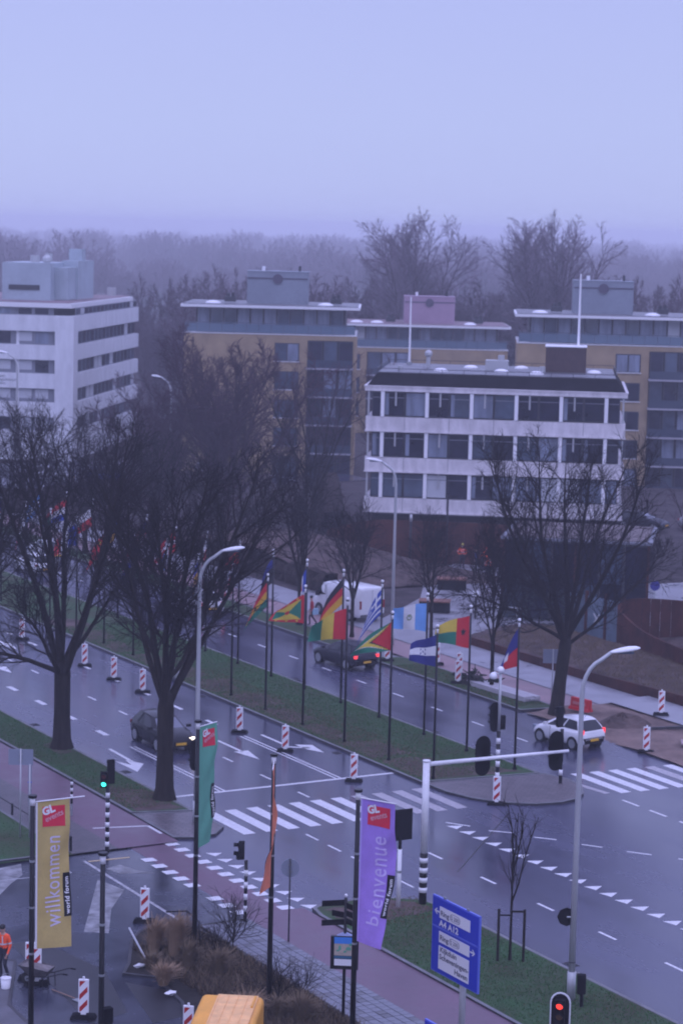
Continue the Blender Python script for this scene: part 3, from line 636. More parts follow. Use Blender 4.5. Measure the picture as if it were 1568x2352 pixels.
# ---- ochre apartment blocks
def apartments(name, label, loc, rz, W, D, floors, topz, boxx, boxw, boxmat, left_round=True, open_right=None, seed=1):
    o = thing(name, label, 'building', loc, rz); rr = random.Random(seed)
    S = 2.75; zt = topz
    # penthouse: glass, set back, overhanging slab
    boxp('roof_slab', CONCL, o, (W / 2, D / 2, zt - .14), (W + .6, D + .6, .26)); boxp('roof', ROOFG if boxmat is BOXG else ROOFR, o, (W / 2, D / 2, zt + .03), (W + .2, D + .2, .08))
    boxp('penthouse_core', FRAMED, o, (W / 2, D / 2 + .5, zt - 1.5), (W - 2.2, D - 2.2, 2.5))
    n = int((W - 2.4) / 1.25)
    for k in range(n):
        xa = 1.25 + (W - 2.5) / n * k; xb = xa + (W - 2.5) / n - .12; q = rr.random()
        w_ = boxp('window', FRAMEG, o, ((xa + xb) / 2, 1.42, zt - 1.5), (xb - xa, .12, 2.4))
        boxp('pane', GLASSL if q < .5 else (GLASSM if q < .85 else BLIND), w_, ((xa + xb) / 2, 1.34, zt - 1.5), (xb - xa - .12, .04, 2.2))
    b = MB()
    for k in range(int(W / 1.2) + 1): b.tube([(k * 1.2 + .1, .1, zt - 2.75), (k * 1.2 + .1, .1, zt - 1.75)], .03, 4)
    b.tube([(.1, .1, zt - 1.75), (W - .1, .1, zt - 1.75)], .035, 4); b.build('terrace_railing', mat('blue_grey_railing', (0.10, 0.13, 0.17), .5), o)
    b = MB(); b.box((W / 2, .14, zt - 2.25), (W - .3, .03, .8)); b.build('terrace_glass', mat('tinted_balcony_glass', (0.10, 0.15, 0.20), .15, spec=.6), o)
    zc = zt - 2.8
    boxp('brick_body', OCHRE, o, (W / 2, D / 2, (zc) / 2), (W, D, zc))
    boxp('ledge', CONCL, o, (W / 2, D / 2, zc + .03), (W + .12, D + .12, .07))
    fl = 0
    z = zc - .75
    while z > 1.5:
        za = z - 1.85
        # balcony band(s): black slab on the brick stands in for recess shade
        for (xa, xb) in (open_right or [(W * .55, W - .4)]):
            boxp('balcony_shade_slab', BLACKM, o, ((xa + xb) / 2, .06, (za - .5 + z) / 2 + .1), (xb - xa, .3, z - za + .85))
            m_ = int((xb - xa) / 1.3)
            for k in range(m_):
                x0 = xa + (xb - xa) / m_ * k + .1; q = rr.random()
                w_ = boxp('window', FRAMED, o, (x0 + (xb - xa) / m_ / 2 - .08, -.11, (za + z) / 2 + .1), ((xb - xa) / m_ - .15, .06, 2.1))
                boxp('pane', GLASSD if q < .6 else (GLASSM if q < .85 else GLASSL), w_, (x0 + (xb - xa) / m_ / 2 - .08, -.15, (za + z) / 2 + .1), ((xb - xa) / m_ - .27, .03, 1.95))
            b = MB(); b.box(((xa + xb) / 2, -.65, za - .55), (xb - xa + .1, 1.2, .16)); b.build('balcony_slab', mat('grey_ledge', (0.34, 0.33, 0.36), .7), o)
            b = MB(); b.box(((xa + xb) / 2, -1.2, za - .1), (xb - xa, .03, .8)); b.build('balcony_glass', mat('smoked_balcony_glass', (0.035, 0.05, 0.075), .15, spec=.6), o)
        # single windows in the brick part
        free = [(.9, 3.3), (W * .30, W * .30 + 2.3)] if not open_right else [(r_[0] - 3.2, r_[0] - .8) for r_ in open_right if r_[0] > 3.5]
        for (xa, xb) in free:
            w_ = boxp('window', FRAMED, o, ((xa + xb) / 2, .01, (za + z) / 2), (xb - xa, .1, 1.8)); boxp('sill', CONCL, w_, ((xa + xb) / 2, -.08, za + .02), (xb - xa + .1, .14, .07))
            for j in range(2):
                q = rr.random(); boxp('pane', GLASSM if q < .5 else (GLASSL if q < .8 else GLASSD), w_, (xa + (xb - xa) * (.26 + .48 * j), -.06, (za + z) / 2), ((xb - xa) * .42, .03, 1.6))
        z -= S; fl += 1
    # lift box with dark band and round vent
    rb = boxp('lift_house', boxmat, o, (boxx, D * .45, zt + 1.6), (boxw, 3.4, 3.2))
    dk = mat('dark_grey_band', (0.07, 0.06, 0.09), .7)
    boxp('band', dk, rb, (boxx, D * .45 - 1.72, zt + 2.55), (boxw - .1, .05, .14))
    b = MB(); b.tube([(boxx, D * .45 - 1.82, zt + 2.5), (boxx, D * .45 - 1.70, zt + 2.5)], .5, 18); b.build('round_vent', dk, rb)
    boxp('coping', boxmat, rb, (boxx, D * .45, zt + 3.22), (boxw + .12, 3.5, .08))
    b = MB(); b.cyl(boxx - boxw * .25, D * .45, zt + 3.2, zt + 3.7, .16, 6); b.build('roof_vent', WHITEP, o); b = MB(); b.cyl(boxx + boxw * .35, D * .45, zt + 3.2, zt + 3.8, .13, 6); b.build('roof_vent', FRAMED, o)
    for x in (boxx - boxw * .5 - 3.2, boxx + boxw * .5 + 1.8, boxx - boxw * .5 - 5.6):
        if .6 < x < W - .5: b = MB(); b.ball((x, 2.2, zt + .05), .8, 10, sc=(1, 1, .35)); b.build('skylight', WHITEP, o, smooth=True)
    for x in (boxx - boxw * .5 - 1.6, boxx + boxw * .5 + 2.8):
        if .6 < x < W - .5: b = MB(); b.box((x, 3.2, zt + .45), (1.1, 1.0, .5)); b.cyl(x - .2, 3.2, zt + .7, zt + 1.0, .18, 6); b.cyl(x + .25, 3.2, zt + .7, zt + 1.1, .15, 6); b.build('roof_fan', FRAMED, o)
    return o
AW = 16.8
apartments('apartment_block', 'ochre brick apartment block with grey rooftop box behind the bare dark tree', (97.8, 203.3, 0), R(-30.5), AW, 12, 5, 16.3, 8.9, 6.0, BOXG, open_right=[(AW * .72, AW - .3)], seed=1)
apartments('apartment_block', 'lower apartment block with pink rooftop box seen over the office roof', (133.5, 237.0, 0), R(-29.8), 20.5, 12, 4, 12.9, 11.3, 6.0, BOXP, open_right=[(4, 9)], seed=2)
apartments('apartment_block', 'ochre brick apartment block with grey rooftop box at the right edge', (124.3, 184.7, 0), R(-33), 19.5, 12, 5, 16.2, 8.2, 5.8, BOXG, open_right=[(12.6, 19.4)], seed=3)

# far hedge, fence strips behind the trees
def hedge(a, c, h, th, m, label, seed=1, name='hedge'):
    r0 = random.Random(seed); d = Vector((c[0] - a[0], c[1] - a[1], 0)); ln = d.length; d.normalize(); n = Vector((-d.y, d.x, 0)); b = MB()
    prof = [(-th / 2, 0), (-th / 2, h * .55), (-th / 3, h * .95), (0, h), (th / 3, h * .95), (th / 2, h * .55), (th / 2, 0)]
    def P(u, v):
        k = min(int(v * 6 + .01), 6); o_, z = prof[k]; q = Vector((a[0], a[1], 0)) + d * ln * u + n * (o_ + r0.uniform(-.15, .15)); return (q.x, q.y, z + (r0.uniform(-.12, .2) if 0 < k < 6 else 0))
    b.grid(P, max(4, int(ln / .5)), 6); return tag(b.build(name, m), label, 'hedge')
HEDGE = mat('brown_winter_hedge', (0.035, 0.025, 0.022), .95, spec=.1, nz=(3, .5), bump=(12, 1, .1))
hedge((67, 176), (96, 188), 1.9, 1.2, HEDGE, 'long brown beech hedge before the parked cars by the white office', 1)
hedge((74, 131), (74.5, 160), 1.2, 1.3, HEDGE, 'low brown hedge along the far pavement behind the street trees', 2)
hedge((86, 152), (99, 176), 2.6, 2.0, HEDGE, 'tall brown hedge before the apartment block with the grey box', 3)
# long thin beech hedge to the right of the office
hedge((104, 132), (128, 118), 3.2, 2.0, HEDGE, 'tall dark hedge right of the office block', 4)

# ================================================================== trees
class Twigs:
    """collects tapering branch paths and writes them as one mesh"""
    def __init__(s): s.groups = {}
    def add(s, P, Rr, sides): s.groups.setdefault((len(P), sides), []).append((P, Rr))
    def mesh(s, name, m):
        V = []; F = []; off = 0
        for (n, k), lst in s.groups.items():
            P = np.array([a[0] for a in lst]); Rr = np.array([a[1] for a in lst])          # (B,n,3),(B,n)
            D = np.gradient(P, axis=1); D /= np.linalg.norm(D, axis=2, keepdims=True) + 1e-9
            A = np.zeros_like(D); A[..., 0] = 1; par = np.abs(D[..., 0]) > .8; A[par] = (0, 1, 0)
            A[:] = A[:, :1] * 1.0
            U = np.cross(D, A); U /= np.linalg.norm(U, axis=2, keepdims=True) + 1e-9; W = np.cross(D, U)
            t = np.arange(k) * 2 * np.pi / k
            ring = P[:, :, None, :] + Rr[:, :, None, None] * (U[:, :, None, :] * np.cos(t)[None, None, :, None] + W[:, :, None, :] * np.sin(t)[None, None, :, None])
            B = len(lst); V.append(ring.reshape(-1, 3))
            idx = off + np.arange(B * n * k).reshape(B, n, k)
            a = idx[:, :-1, :]; b_ = np.roll(a, -1, axis=2); c = idx[:, 1:, :]; d = np.roll(c, -1, axis=2)
            F.append(np.stack([a, b_, d, c], axis=-1).reshape(-1, 4)); off += B * n * k
        V = np.concatenate(V); F = np.concatenate(F)
        me = bpy.data.meshes.new(name); me.vertices.add(len(V)); me.vertices.foreach_set('co', V.astype(np.float32).ravel())
        me.loops.add(F.size); me.loops.foreach_set('vertex_index', F.astype(np.int32).ravel())
        me.polygons.add(len(F)); me.polygons.foreach_set('loop_start', np.arange(len(F), dtype=np.int32) * 4)
        try: me.polygons.foreach_set('loop_total', np.full(len(F), 4, dtype=np.int32))
        except Exception: pass
        me.polygons.foreach_set('use_smooth', np.ones(len(F), dtype=bool))
        me.materials.append(m); me.update(calc_edges=True); me.validate()
        return me
def npath(rg, p, d, Ln, n, wob, up):
    P = [np.array(p, float)]; d = np.array(d, float); d /= np.linalg.norm(d); st = Ln / (n - 1)
    for _ in range(n - 1):
        d = d + rg.normal(0, wob, 3) + np.array([0, 0, up]); d /= np.linalg.norm(d); P.append(P[-1] + d * st)
    return np.array(P)
def lerp_path(P, f):
    x = f * (len(P) - 1); i = min(int(x), len(P) - 2); t = x - i; return P[i] * (1 - t) + P[i + 1] * t, P[i + 1] - P[i]
def offdir(rg, d, ang):
    d = d / np.linalg.norm(d); a = rg.normal(size=3); a -= d * a.dot(d); a /= np.linalg.norm(a) + 1e-9
    return d * math.cos(ang) + a * math.sin(ang)
def tree_meshes(seed, H, fork, r0, nl, tilt=(10, 35), nsec=14, nter=7, nq=4, tw=.011, spread=.42, up=.05, mb=BARK, mt=TWIG, leader=True, lean=(0, 0), extra=(), tipl=1.2, f0s=.12, rcap=.05):
    rg = np.random.default_rng(seed); T = Twigs(); C = Twigs()
    tp = [np.array([0, 0, -.05]), np.array([0, 0, .12 * fork]), np.array([lean[0] * .4, lean[1] * .4, .5 * fork]), np.array([lean[0], lean[1], fork]), np.array([lean[0] * 1.1, lean[1] * 1.1, fork * 1.16])]
    T.add(np.array(tp), np.array([r0 * 1.45, r0 * 1.08, r0 * .93, r0 * .95, r0 * .6]), 12)
    limbs = []
    az0 = rg.uniform(0, 6.28)
    for k in range(nl):
        a = az0 + 2 * math.pi * k / nl + rg.uniform(-.35, .35); tl = R(rg.uniform(*tilt))
        if leader and k == 0: tl = R(4)
        z0 = fork * rg.uniform(.86, 1.14); f0 = np.array([lean[0], lean[1], z0]) ; d = np.array([math.cos(a) * math.sin(tl), math.sin(a) * math.sin(tl), math.cos(tl)])
        Ln = (H - z0) / max(.75, math.cos(tl * .8)) * rg.uniform(.82, 1.0)
        P = npath(rg, f0, d, Ln, 10, .06, up); rl = r0 * rg.uniform(.34, .48)
        rad = rl * (1 - np.linspace(0, 1, 10)) ** .75 + .012; T.add(P, rad, 7); limbs.append((P, rad, Ln))
    for (a, tl, z0, Ln) in extra:
        d = np.array([math.cos(a) * math.sin(tl), math.sin(a) * math.sin(tl), math.cos(tl)]); P = npath(rg, (lean[0], lean[1], z0), d, Ln, 10, .10, up * .6)
        rad = r0 * .28 * (1 - np.linspace(0, 1, 10)) ** .75 + .012; T.add(P, rad, 6); limbs.append((P, rad, Ln * .8))
    for P, rad, Ln in limbs:
        for q in range(nsec):
            f = f0s + (.96 - f0s) * (q + rg.uniform(0, 1)) / nsec
            p, d = lerp_path(P, f); L2 = ((1 - f) * spread * Ln + tipl) * rg.uniform(.7, 1.25); r2_ = max(.014, min(.5 * np.interp(f, np.linspace(0, 1, 10), rad), rcap))
            P2 = npath(rg, p, offdir(rg, d, R(rg.uniform(24, 55))), L2, 6, .10, up * 1.6)
            T.add(P2, r2_ * (1 - np.linspace(0, 1, 6)) ** .8 + tw * .9, 4)
            for j in range(nter):
                f3 = .12 + .86 * (j + rg.uniform(0, 1)) / nter; p3, d3 = lerp_path(P2, f3); L3 = (.45 + (1 - f3) * .38 * L2) * rg.uniform(.6, 1.3)
                P3 = npath(rg, p3, offdir(rg, d3, R(rg.uniform(22, 52))), L3, 4, .14, up)
                C.add(P3, np.array([1.5, 1.25, 1.0, .7]) * tw, 3)
                for i in range(nq):
                    f4 = .15 + .8 * (i + rg.uniform(0, 1)) / nq; p4, d4 = lerp_path(P3, f4)
                    P4 = npath(rg, p4, offdir(rg, d4, R(rg.uniform(20, 50))), (.3 + .35 * L3) * rg.uniform(.6, 1.2), 3, .12, up)
                    C.add(P4, np.array([.9, .75, .5]) * tw, 3)
    return T.mesh('trunk', mb), C.mesh('crown', mt)
def place_tree(name, meshes, loc, label, cat='tree', rz=0, sc=1, group=None, scz=None):
    o = thing(name, label, cat, loc, rz, group); o.scale = (sc, sc, scz or sc)
    for nm, me in zip(('trunk', 'crown'), meshes):
        c = bpy.data.objects.new(nm, me); COL.objects.link(c); c.parent = o
    return o
t1 = tree_meshes(11, 15.0, 3.5, .40, 7, (8, 38), nsec=19, nter=8, nq=4, tw=.010, f0s=.30, rcap=.032, extra=((R(150), R(62), 3.4, 5.5), (R(205), R(50), 3.2, 5.0), (R(-30), R(48), 3.9, 6.5)))
place_tree('bare_tree', t1, (40.2, 95.6, .1), 'large leafless street tree on the grass strip left of the black car', rz=.4)
t2 = tree_meshes(23, 14.4, 3.9, .36, 7, (6, 33), nsec=19, nter=8, nq=4, tw=.010, f0s=.30, rcap=.032, extra=((R(10), R(50), 4.4, 6.0), (R(200), R(55), 4.8, 5.0), (R(-60), R(42), 5.0, 5.5)))
place_tree('bare_tree', t2, (40.4, 85.1, .1), 'large leafless street tree hiding the middle of the black car', rz=1.2)
t3 = tree_meshes(37, 14.2, 3.4, .33, 7, (10, 42), nsec=17, nter=9, nq=4, tw=.010, f0s=.18, rcap=.032, lean=(.5, .2), extra=((R(-30), R(58), 3.3, 7.0), (R(150), R(60), 3.6, 6.0), (R(200), R(45), 4.2, 5.5)))
place_tree('bare_tree', t3, (65.6, 92.9, .1), 'large leafless tree behind the white hatchback with the red barrier at its foot', rz=0)
# smaller trees along the far side
t4 = tree_meshes(41, 10.5, 2.6, .16, 6, (8, 30), nsec=13, nter=6, nq=3, tw=.013)
place_tree('bare_tree', t4, (66.0, 120.5, .1), 'medium bare street tree on the far verge behind the red and yellow flag', group='street trees of the far verge')
t5 = tree_meshes(43, 7.4, 2.2, .11, 5, (8, 26), nsec=11, nter=6, nq=3, tw=.012)
place_tree('bare_tree', t5, (67.0, 115.9, .1), 'slim bare tree in front of the white van', group='street trees of the far verge')
place_tree('bare_tree', t5, (70.4, 112.6, .05), 'slim bare tree behind the light blue and white flag', rz=2, sc=.95, group='street trees of the far verge')
place_tree('bare_tree', t5, (65.9, 99.3, .1), 'slim straight dark tree between the two flags right of the blue and white one', rz=4, sc=1.0, scz=1.15, group='street trees of the far verge')
t4b = tree_meshes(47, 12, 3.0, .22, 7, (10, 34), nsec=14, nter=6, nq=3, tw=.014)
for k, (x, y, s_) in enumerate([(66.0, 131, .8), (66.2, 142, .8), (66.0, 153, .85), (66.2, 165, .85), (39.6, 107.5, 1.0)]):
    place_tree('bare_tree', t4b, (x, y, .1), 'bare street tree on the %s, %s of its row counted from the junction' % ('far verge' if k < 4 else 'near grass strip', ('first', 'second', 'third', 'fourth')[k % 4]), rz=k * 1.3, sc=s_, group='street trees further along the avenue')
# dense dark tree and neighbours in front of the apartments
t6 = tree_meshes(53, 15.5, 2.0, .30, 11, (6, 44), nsec=20, nter=9, nq=5, tw=.018, mt=TWIGR, mb=TWIGR, spread=.36, up=.03)
place_tree('dense_tree', t6, (81.8, 161.5, 0), 'dense dark reddish bare tree left of the ochre apartment block', rz=1)
place_tree('dense_tree', t6, (77.0, 165, 0), 'second dense dark reddish tree just left of its twin', rz=3.5, sc=.72)
t7 = tree_meshes(59, 14.5, 3.2, .22, 7, (8, 36), nsec=13, nter=6, nq=3, tw=.013, rcap=.03, mt=TWIGR)
for k, (x, y, s_, lab) in enumerate([(89.0, 160.5, .95, 'tall bare tree before the windows of the left apartment block'), (90.5, 148.5, .97, 'tall bare tree before the corner of the left apartment block'), (86.0, 172, .9, 'bare tree behind the dense dark tree'), (103.5, 165, .85, 'bare tree filling the gap between apartments and office')]):
    place_tree('bare_tree', t7, (x, y, 0), lab, rz=k * 2.1 + .5, sc=s_)
for k, (x, y, s_, lab) in enumerate([(91.5, 112, .66, 'bare tree behind the curled steel wall'), (97, 117, .72, 'bare tree by the dark hedge right of the office'), (104, 123, .8, 'bare tree furthest right before the balconies'), (88, 104, .5, 'small bare tree inside the curled steel wall')]):
    place_tree('bare_tree', t7, (x, y, 0), lab, rz=k * 1.7, sc=s_)
# low shrubs and conifers behind the flags
def conifer(x, y, h, label):
    rg = random.Random(int(x * 10)); o = thing('evergreen_shrub', label, 'shrub', (x, y, 0)); b = MB(); b.cyl(0, 0, 0, h * .5, .06, 6); b.build('trunk', BARK, o); f = MB()
    for k in range(1500):
        z = h * (.05 + .95 * rg.random() ** .8); r = (1 - z / h) ** .7 * h * .33 * rg.random() ** .4 + .03; a = rg.uniform(0, 6.28); p = Vector((r * math.cos(a), r * math.sin(a), z)); sz = rg.uniform(.05, .13)
        d = Vector((math.cos(a), math.sin(a), rg.uniform(-.4, .6))); s_ = Vector((-math.sin(a), math.cos(a), 0)) * sz * .5
        f.quad(p - s_, p + s_, p + d * sz * 1.8 + s_ * .3, p + d * sz * 1.8 - s_ * .3)
    f.build('foliage', LEAF, o); return o
conifer(77.0, 113.0, 4.3, 'dark evergreen shrub before the dark pavilion, left one of the pair')
conifer(78.0, 110.8, 3.8, 'dark evergreen shrub before the dark pavilion, right one of the pair')
conifer(112, 195, 9, 'dark evergreen tree between the apartment roofs')

# staked young tree on the near verge
yt = tree_meshes(61, 5.5, 2.0, .045, 4, (4, 15), nsec=8, nter=2, nq=0, tw=.006, spread=.22, up=.08, tipl=.45)
yo = place_tree('young_tree', yt, (42.0 - .45, 61.0, .1), 'slender staked young tree on the near grass verge', sc=1)

# ================================================================== flags and flagpoles
FC = {k: solid('cloth_' + k, c) for k, c in dict(red=(0.50, 0.012, 0.022), green=(0.01, 0.17, 0.10), yellow=(0.62, 0.46, 0.05), black=(0.008, 0.008, 0.012), white=(0.66, 0.66, 0.68), navy=(0.012, 0.018, 0.16),
     lightblue=(0.14, 0.33, 0.66), blue=(0.02, 0.06, 0.36), orangered=(0.62, 0.05, 0.02), gold=(0.62, 0.33, 0.02), darkgreen=(0.012, 0.09, 0.07), maroon=(0.30, 0.012, 0.03), emblem=(0.20, 0.26, 0.16)).items()}
CN = list(FC.keys()); CMATS = [FC[k] for k in CN]; CI = {k: i for i, k in enumerate(CN)}
def star(u, v, cu, cv, r, asp):
    x, y = (u - cu) * asp, v - cv; a = math.atan2(x, -y); d = math.hypot(x, y); k = (a / (2 * math.pi / 5)) % 1; k = min(k, 1 - k) * 2
    return d < r * (1 - .58 * k)
def des_grenada(u, v):
    if u < .09 or u > .91 or v < .13 or v > .87:
        return 'yellow' if any(star(u, v, cu, cv, .055, 1.5) for cu in (.2, .5, .8) for cv in (.065, .935)) else 'red'
    x, y = (u - .09) / .82, (v - .13) / .74
    if math.hypot((u - .5) * 1.5, v - .5) < .11: return 'red'
    return 'yellow' if (y < x and y < 1 - x) or (y > x and y > 1 - x) else 'green'
def des_guyana(u, v):
    d = abs(v - .5) * 2
    if d < 1 - u / .5: return 'red'
    if d < 1 - u / .58: return 'black'
    if d < 1 - u / .92: return 'yellow'
    if d < 1 - u / 1.0: return 'white'
    return 'green'
FLAGS = {
 'grenada': des_grenada, 'guyana': des_guyana,
 'guinea': lambda u, v: 'red' if u < .33 else ('yellow' if u < .66 else 'green'),
 'germany': lambda u, v: 'black' if v < .34 else ('red' if v < .67 else 'gold'),
 'greece': lambda u, v: (('white' if (abs(u - .185) < .035 or abs(v - .28) < .055) else 'blue') if (u < .37 and v < .555) else ('blue' if int(v * 9) % 2 == 0 else 'white')),
 'guatemala': lambda u, v: ('emblem' if .055 < math.hypot((u - .5) * 1.6, v - .5) < .13 or (math.hypot((u - .5) * 1.6, v - .47) < .035) else ('lightblue' if u < .333 or u > .667 else 'white')),
 'honduras': lambda u, v: ('navy' if v < .333 or v > .667 else ('navy' if any(star(u, v, a, b, .05, 1.6) for a, b in ((.5, .5), (.42, .42), (.42, .58), (.58, .42), (.58, .58))) else 'white')),
 'bissau': lambda u, v: ('black' if star(u, v, .17, .5, .14, 1.7) else 'red') if u < .36 else ('yellow' if v < .5 else 'green'),
 'haiti': lambda u, v: 'white' if (abs(u - .5) < .13 and abs(v - .5) < .17) else ('navy' if v < .5 else 'red'),
 'ghana': lambda u, v: ('black' if star(u, v, .5, .5, .15, 1.5) else ('red' if v < .34 else ('gold' if v < .67 else 'green'))),
 'dark': lambda u, v: 'navy' if v < .34 else 'black',
 'redwhite': lambda u, v: 'red' if v < .5 else 'white',
 'tricolour': lambda u, v: 'blue' if u < .33 else ('white' if u < .66 else 'red'),
 'red': lambda u, v: 'yellow' if star(u, v, .25, .3, .12, 1.5) else 'red',
 'whitered': lambda u, v: 'white' if v < .5 else 'red',
 'bluewhite': lambda u, v: 'lightblue' if (v < .3 or v > .7) else 'white',
 'stripes': lambda u, v: 'navy' if (u < .4 and v < .5) else ('red' if int(v * 9) % 2 == 0 else 'white'),
 'rwb': lambda u, v: 'red' if v < .34 else ('white' if v < .67 else 'blue'),
 'wred': lambda u, v: 'white' if u < .4 else 'maroon',
 'greenwhite': lambda u, v: 'green' if u < .5 else 'white',
 'cross': lambda u, v: 'white' if abs(u - .36) < .06 or abs(v - .5) < .08 else 'red',
 'bluegold': lambda u, v: 'blue' if v < .5 else 'gold',
}
def flag(x, y, ztop, design, label, Lf=1.7, Hh=1.35, top=25, bot=15, lat=-1, fwd=.1, fine=True, seed=1, amp=.05, tfold=0):
    dh = camdir(lat, fwd).normalized(); n = Vector((-dh.y, dh.x, 0)); ph = seed * 1.7
    nu, nv = (46, 32) if fine else (18, 12)
    def P(u, v):
        dr = R(top + (bot - top) * v) * (1 - .25 * (1 - u)); L_ = Lf * u
        p = dh * (L_ * math.cos(dr) + .05) + Vector((0, 0, -v * Hh * (1 - tfold * u) - L_ * math.sin(dr)))
        p += n * (amp * math.sin(5.2 * u + ph + 1.5 * v) * u ** .6 * 1.6 + .03 * math.sin(11 * u + 4 * v + ph) * u)
        p += Vector((0, 0, .03 * math.sin(7 * u + ph)))
        return p
    b = MB(); fn = FLAGS[design]; b.grid(P, nu, nv, mf=lambda u, v: CI[fn(u, v)])
    o = b.build('flag', CMATS, None, True, (x, y, ztop)); tag(o, label, 'flag', 'flags along the median'); return o
PH = 6.75
pole_mb = MB(); pole_mb.tube([(0, 0, 0), (0, 0, 3.2), (0, 0, PH - .32)], [.055, .05, .042], 10)
def pole_parts(o):
    pass
pole_mesh = {}
def flagpole(x, y, label, z=.1, lean=(0, 0)):
    o = thing('flagpole', label, 'flagpole', (x, y, z), 0, 'black flagpoles on the median'); o.rotation_euler = (R(lean[0]), R(lean[1]), 0)
    if not pole_mesh:
        a = MB(); a.tube([(0, 0, 0), (0, 0, 3.2), (0, 0, PH - .30)], [.058, .052, .045], 10); pole_mesh['pole'] = a.build('pole', BLACK, o, True)
        a = MB(); a.cyl(0, 0, PH - .30, PH - .10, .05, 10); pole_mesh['collar'] = a.build('collar', WHITE, o, True)
        a = MB(); a.cyl(0, 0, PH - .10, PH - .06, .075, 10); pole_mesh['cap'] = a.build('cap', BLACK, o)
        a = MB(); a.ball((0, 0, PH + .01), .075, 10); pole_mesh['ball'] = a.build('finial', WHITEP, o, True)
        a = MB(); a.cyl(0, 0, 0, .10, .085, 10); pole_mesh['foot'] = a.build('foot', BLACKM, o)
    else:
        for k in pole_mesh.values(): c = k.copy(); COL.objects.link(c); c.parent = o
    return o
ZF = .1 + PH - .42
NEAR = [(83.6, 'honduras', 'navy and white striped flag with stars', dict(Lf=1.15, Hh=1.4, top=20, bot=4, tfold=.25, amp=.12)),
 (87.4, 'guyana', 'red, black, yellow and green triangle flag blowing low', dict(Lf=1.9, Hh=1.3, top=38, bot=18, tfold=.2, amp=.1)),
 (91.45, 'guinea', 'red, yellow and green upright striped flag', dict(Lf=1.85, Hh=1.45, top=30, bot=14, tfold=.15, amp=.14)),
 (95.5, 'grenada', 'green and yellow flag with a red starred border', dict(Lf=1.75, Hh=1.4, top=34, bot=14, tfold=.35, amp=.05)),
 (99.35, 'ghana', 'red, gold and green flag hanging limp in a fold', dict(Lf=1.9, Hh=1.2, top=66, bot=50, lat=-1, fwd=.3, amp=.06)),
 (103.1, 'cross', 'small red flag with a white cross hanging limp', dict(Lf=1.3, Hh=1.0, top=76, bot=62)),
 (107.1, 'bluegold', 'dark blue and gold flag hanging limp', dict(Lf=1.1, Hh=1.0, top=84, bot=78)),
 (111.1, 'bluewhite', 'pale blue and white flag behind the bare branches', dict(Lf=1.1, Hh=1.0, top=84, bot=78)),
 (115.1, 'rwb', 'red, white and blue flag behind the bare branches', dict(Lf=1.5, Hh=1.2, top=70, bot=60)),
 (119.1, 'red', 'red flag with a yellow star behind the bare branches', dict(Lf=1.5, Hh=1.2, top=60, bot=45)),
 (123.1, 'tricolour', 'blue, white and red upright striped flag', dict(Lf=1.6, Hh=1.2, top=40, bot=30)),
 (127.1, 'greenwhite', 'green and white flag hanging limp', dict(Lf=1.5, Hh=1.2, top=75, bot=60)),
 (131.1, 'wred', 'maroon and white flag nearest the left edge', dict(Lf=1.7, Hh=1.1, top=80, bot=70)),
 (135.1, 'stripes', 'flag of red and white stripes with a navy corner', dict(Lf=1.6, Hh=1.2, top=40, bot=30))]
FAR = [(83.6, 'haiti', 'navy and red flag with a white square twisted round its pole', dict(Lf=1.95, Hh=1.7, top=72, bot=58, lat=-1, fwd=.2, amp=.05, tfold=.7)),
 (87.55, 'bissau', 'red, yellow and green flag with a black star', dict(Lf=1.6, Hh=1.5, top=20, bot=3, tfold=.2, amp=.05)),
 (91.3, 'guatemala', 'light blue and white flag with a round emblem', dict(Lf=1.6, Hh=1.35, top=12, bot=2, tfold=.1, amp=.06)),
 (95.5, 'greece', 'blue and white striped flag hanging in a fold', dict(Lf=2.0, Hh=1.25, top=68, bot=54, amp=.06)),
 (99.3, 'germany', 'black, red and gold flag sweeping down before the white van', dict(Lf=2.0, Hh=1.3, top=60, bot=50, amp=.05)),
 (103.1, 'tricolour', 'small blue, white and red flag wound round its pole', dict(Lf=1.2, Hh=1.0, top=82, bot=76)),
 (106.8, 'dark', 'dark navy and black flag hanging limp', dict(Lf=1.5, Hh=1.3, top=68, bot=58)),
 (110.7, 'red', 'red flag with a small yellow star blowing left', dict(Lf=1.0, Hh=.85, top=50, bot=30)),
 (114.7, 'whitered', 'white and red flag behind the bare branches', dict(Lf=1.1, Hh=1.0, top=84, bot=78)),
 (118.7, 'cross', 'red flag with a white cross behind the bare branches', dict(Lf=1.6, Hh=1.2, top=50, bot=35)),
 (122.7, 'stripes', 'striped red and white flag with a navy corner behind the branches', dict(Lf=1.6, Hh=1.2, top=62, bot=50)),
 (126.7, 'bluegold', 'blue and gold flag behind the branches of the left tree', dict(Lf=1.6, Hh=1.2, top=75, bot=66)),
 (130.7, 'whitered', 'white and red flag streaming down left of the forked trunk', dict(Lf=1.9, Hh=1.2, top=54, bot=40)),
 (134.7, 'rwb', 'red, white and blue flag near the left edge', dict(Lf=1.7, Hh=1.3, top=40, bot=20)),
 (138.7, 'bluewhite', 'pale blue and white flag at the left edge', dict(Lf=1.6, Hh=1.2, top=50, bot=40))]
for row, lst, x in (('near', NEAR, 52.6), ('far', FAR, 56.85)):
    for k, (s, dsg, lab, kw) in enumerate(lst):
        flagpole(x, s, '%s row pole of the %s' % (row, lab.replace(' behind the bare branches', '').replace(' hanging limp', '').replace(' sweeping down before the white van', '').replace(' behind the branches', '').replace(' of the left tree', '').replace(' left of the forked trunk', '').replace(' with a white square twisted round its pole', ' with a white square')))
        flag(x, s, ZF, dsg, lab + (' in the near row' if row == 'near' else ' in the far row'), fine=s < 108, seed=k + (5 if row == 'far' else 1), **kw)

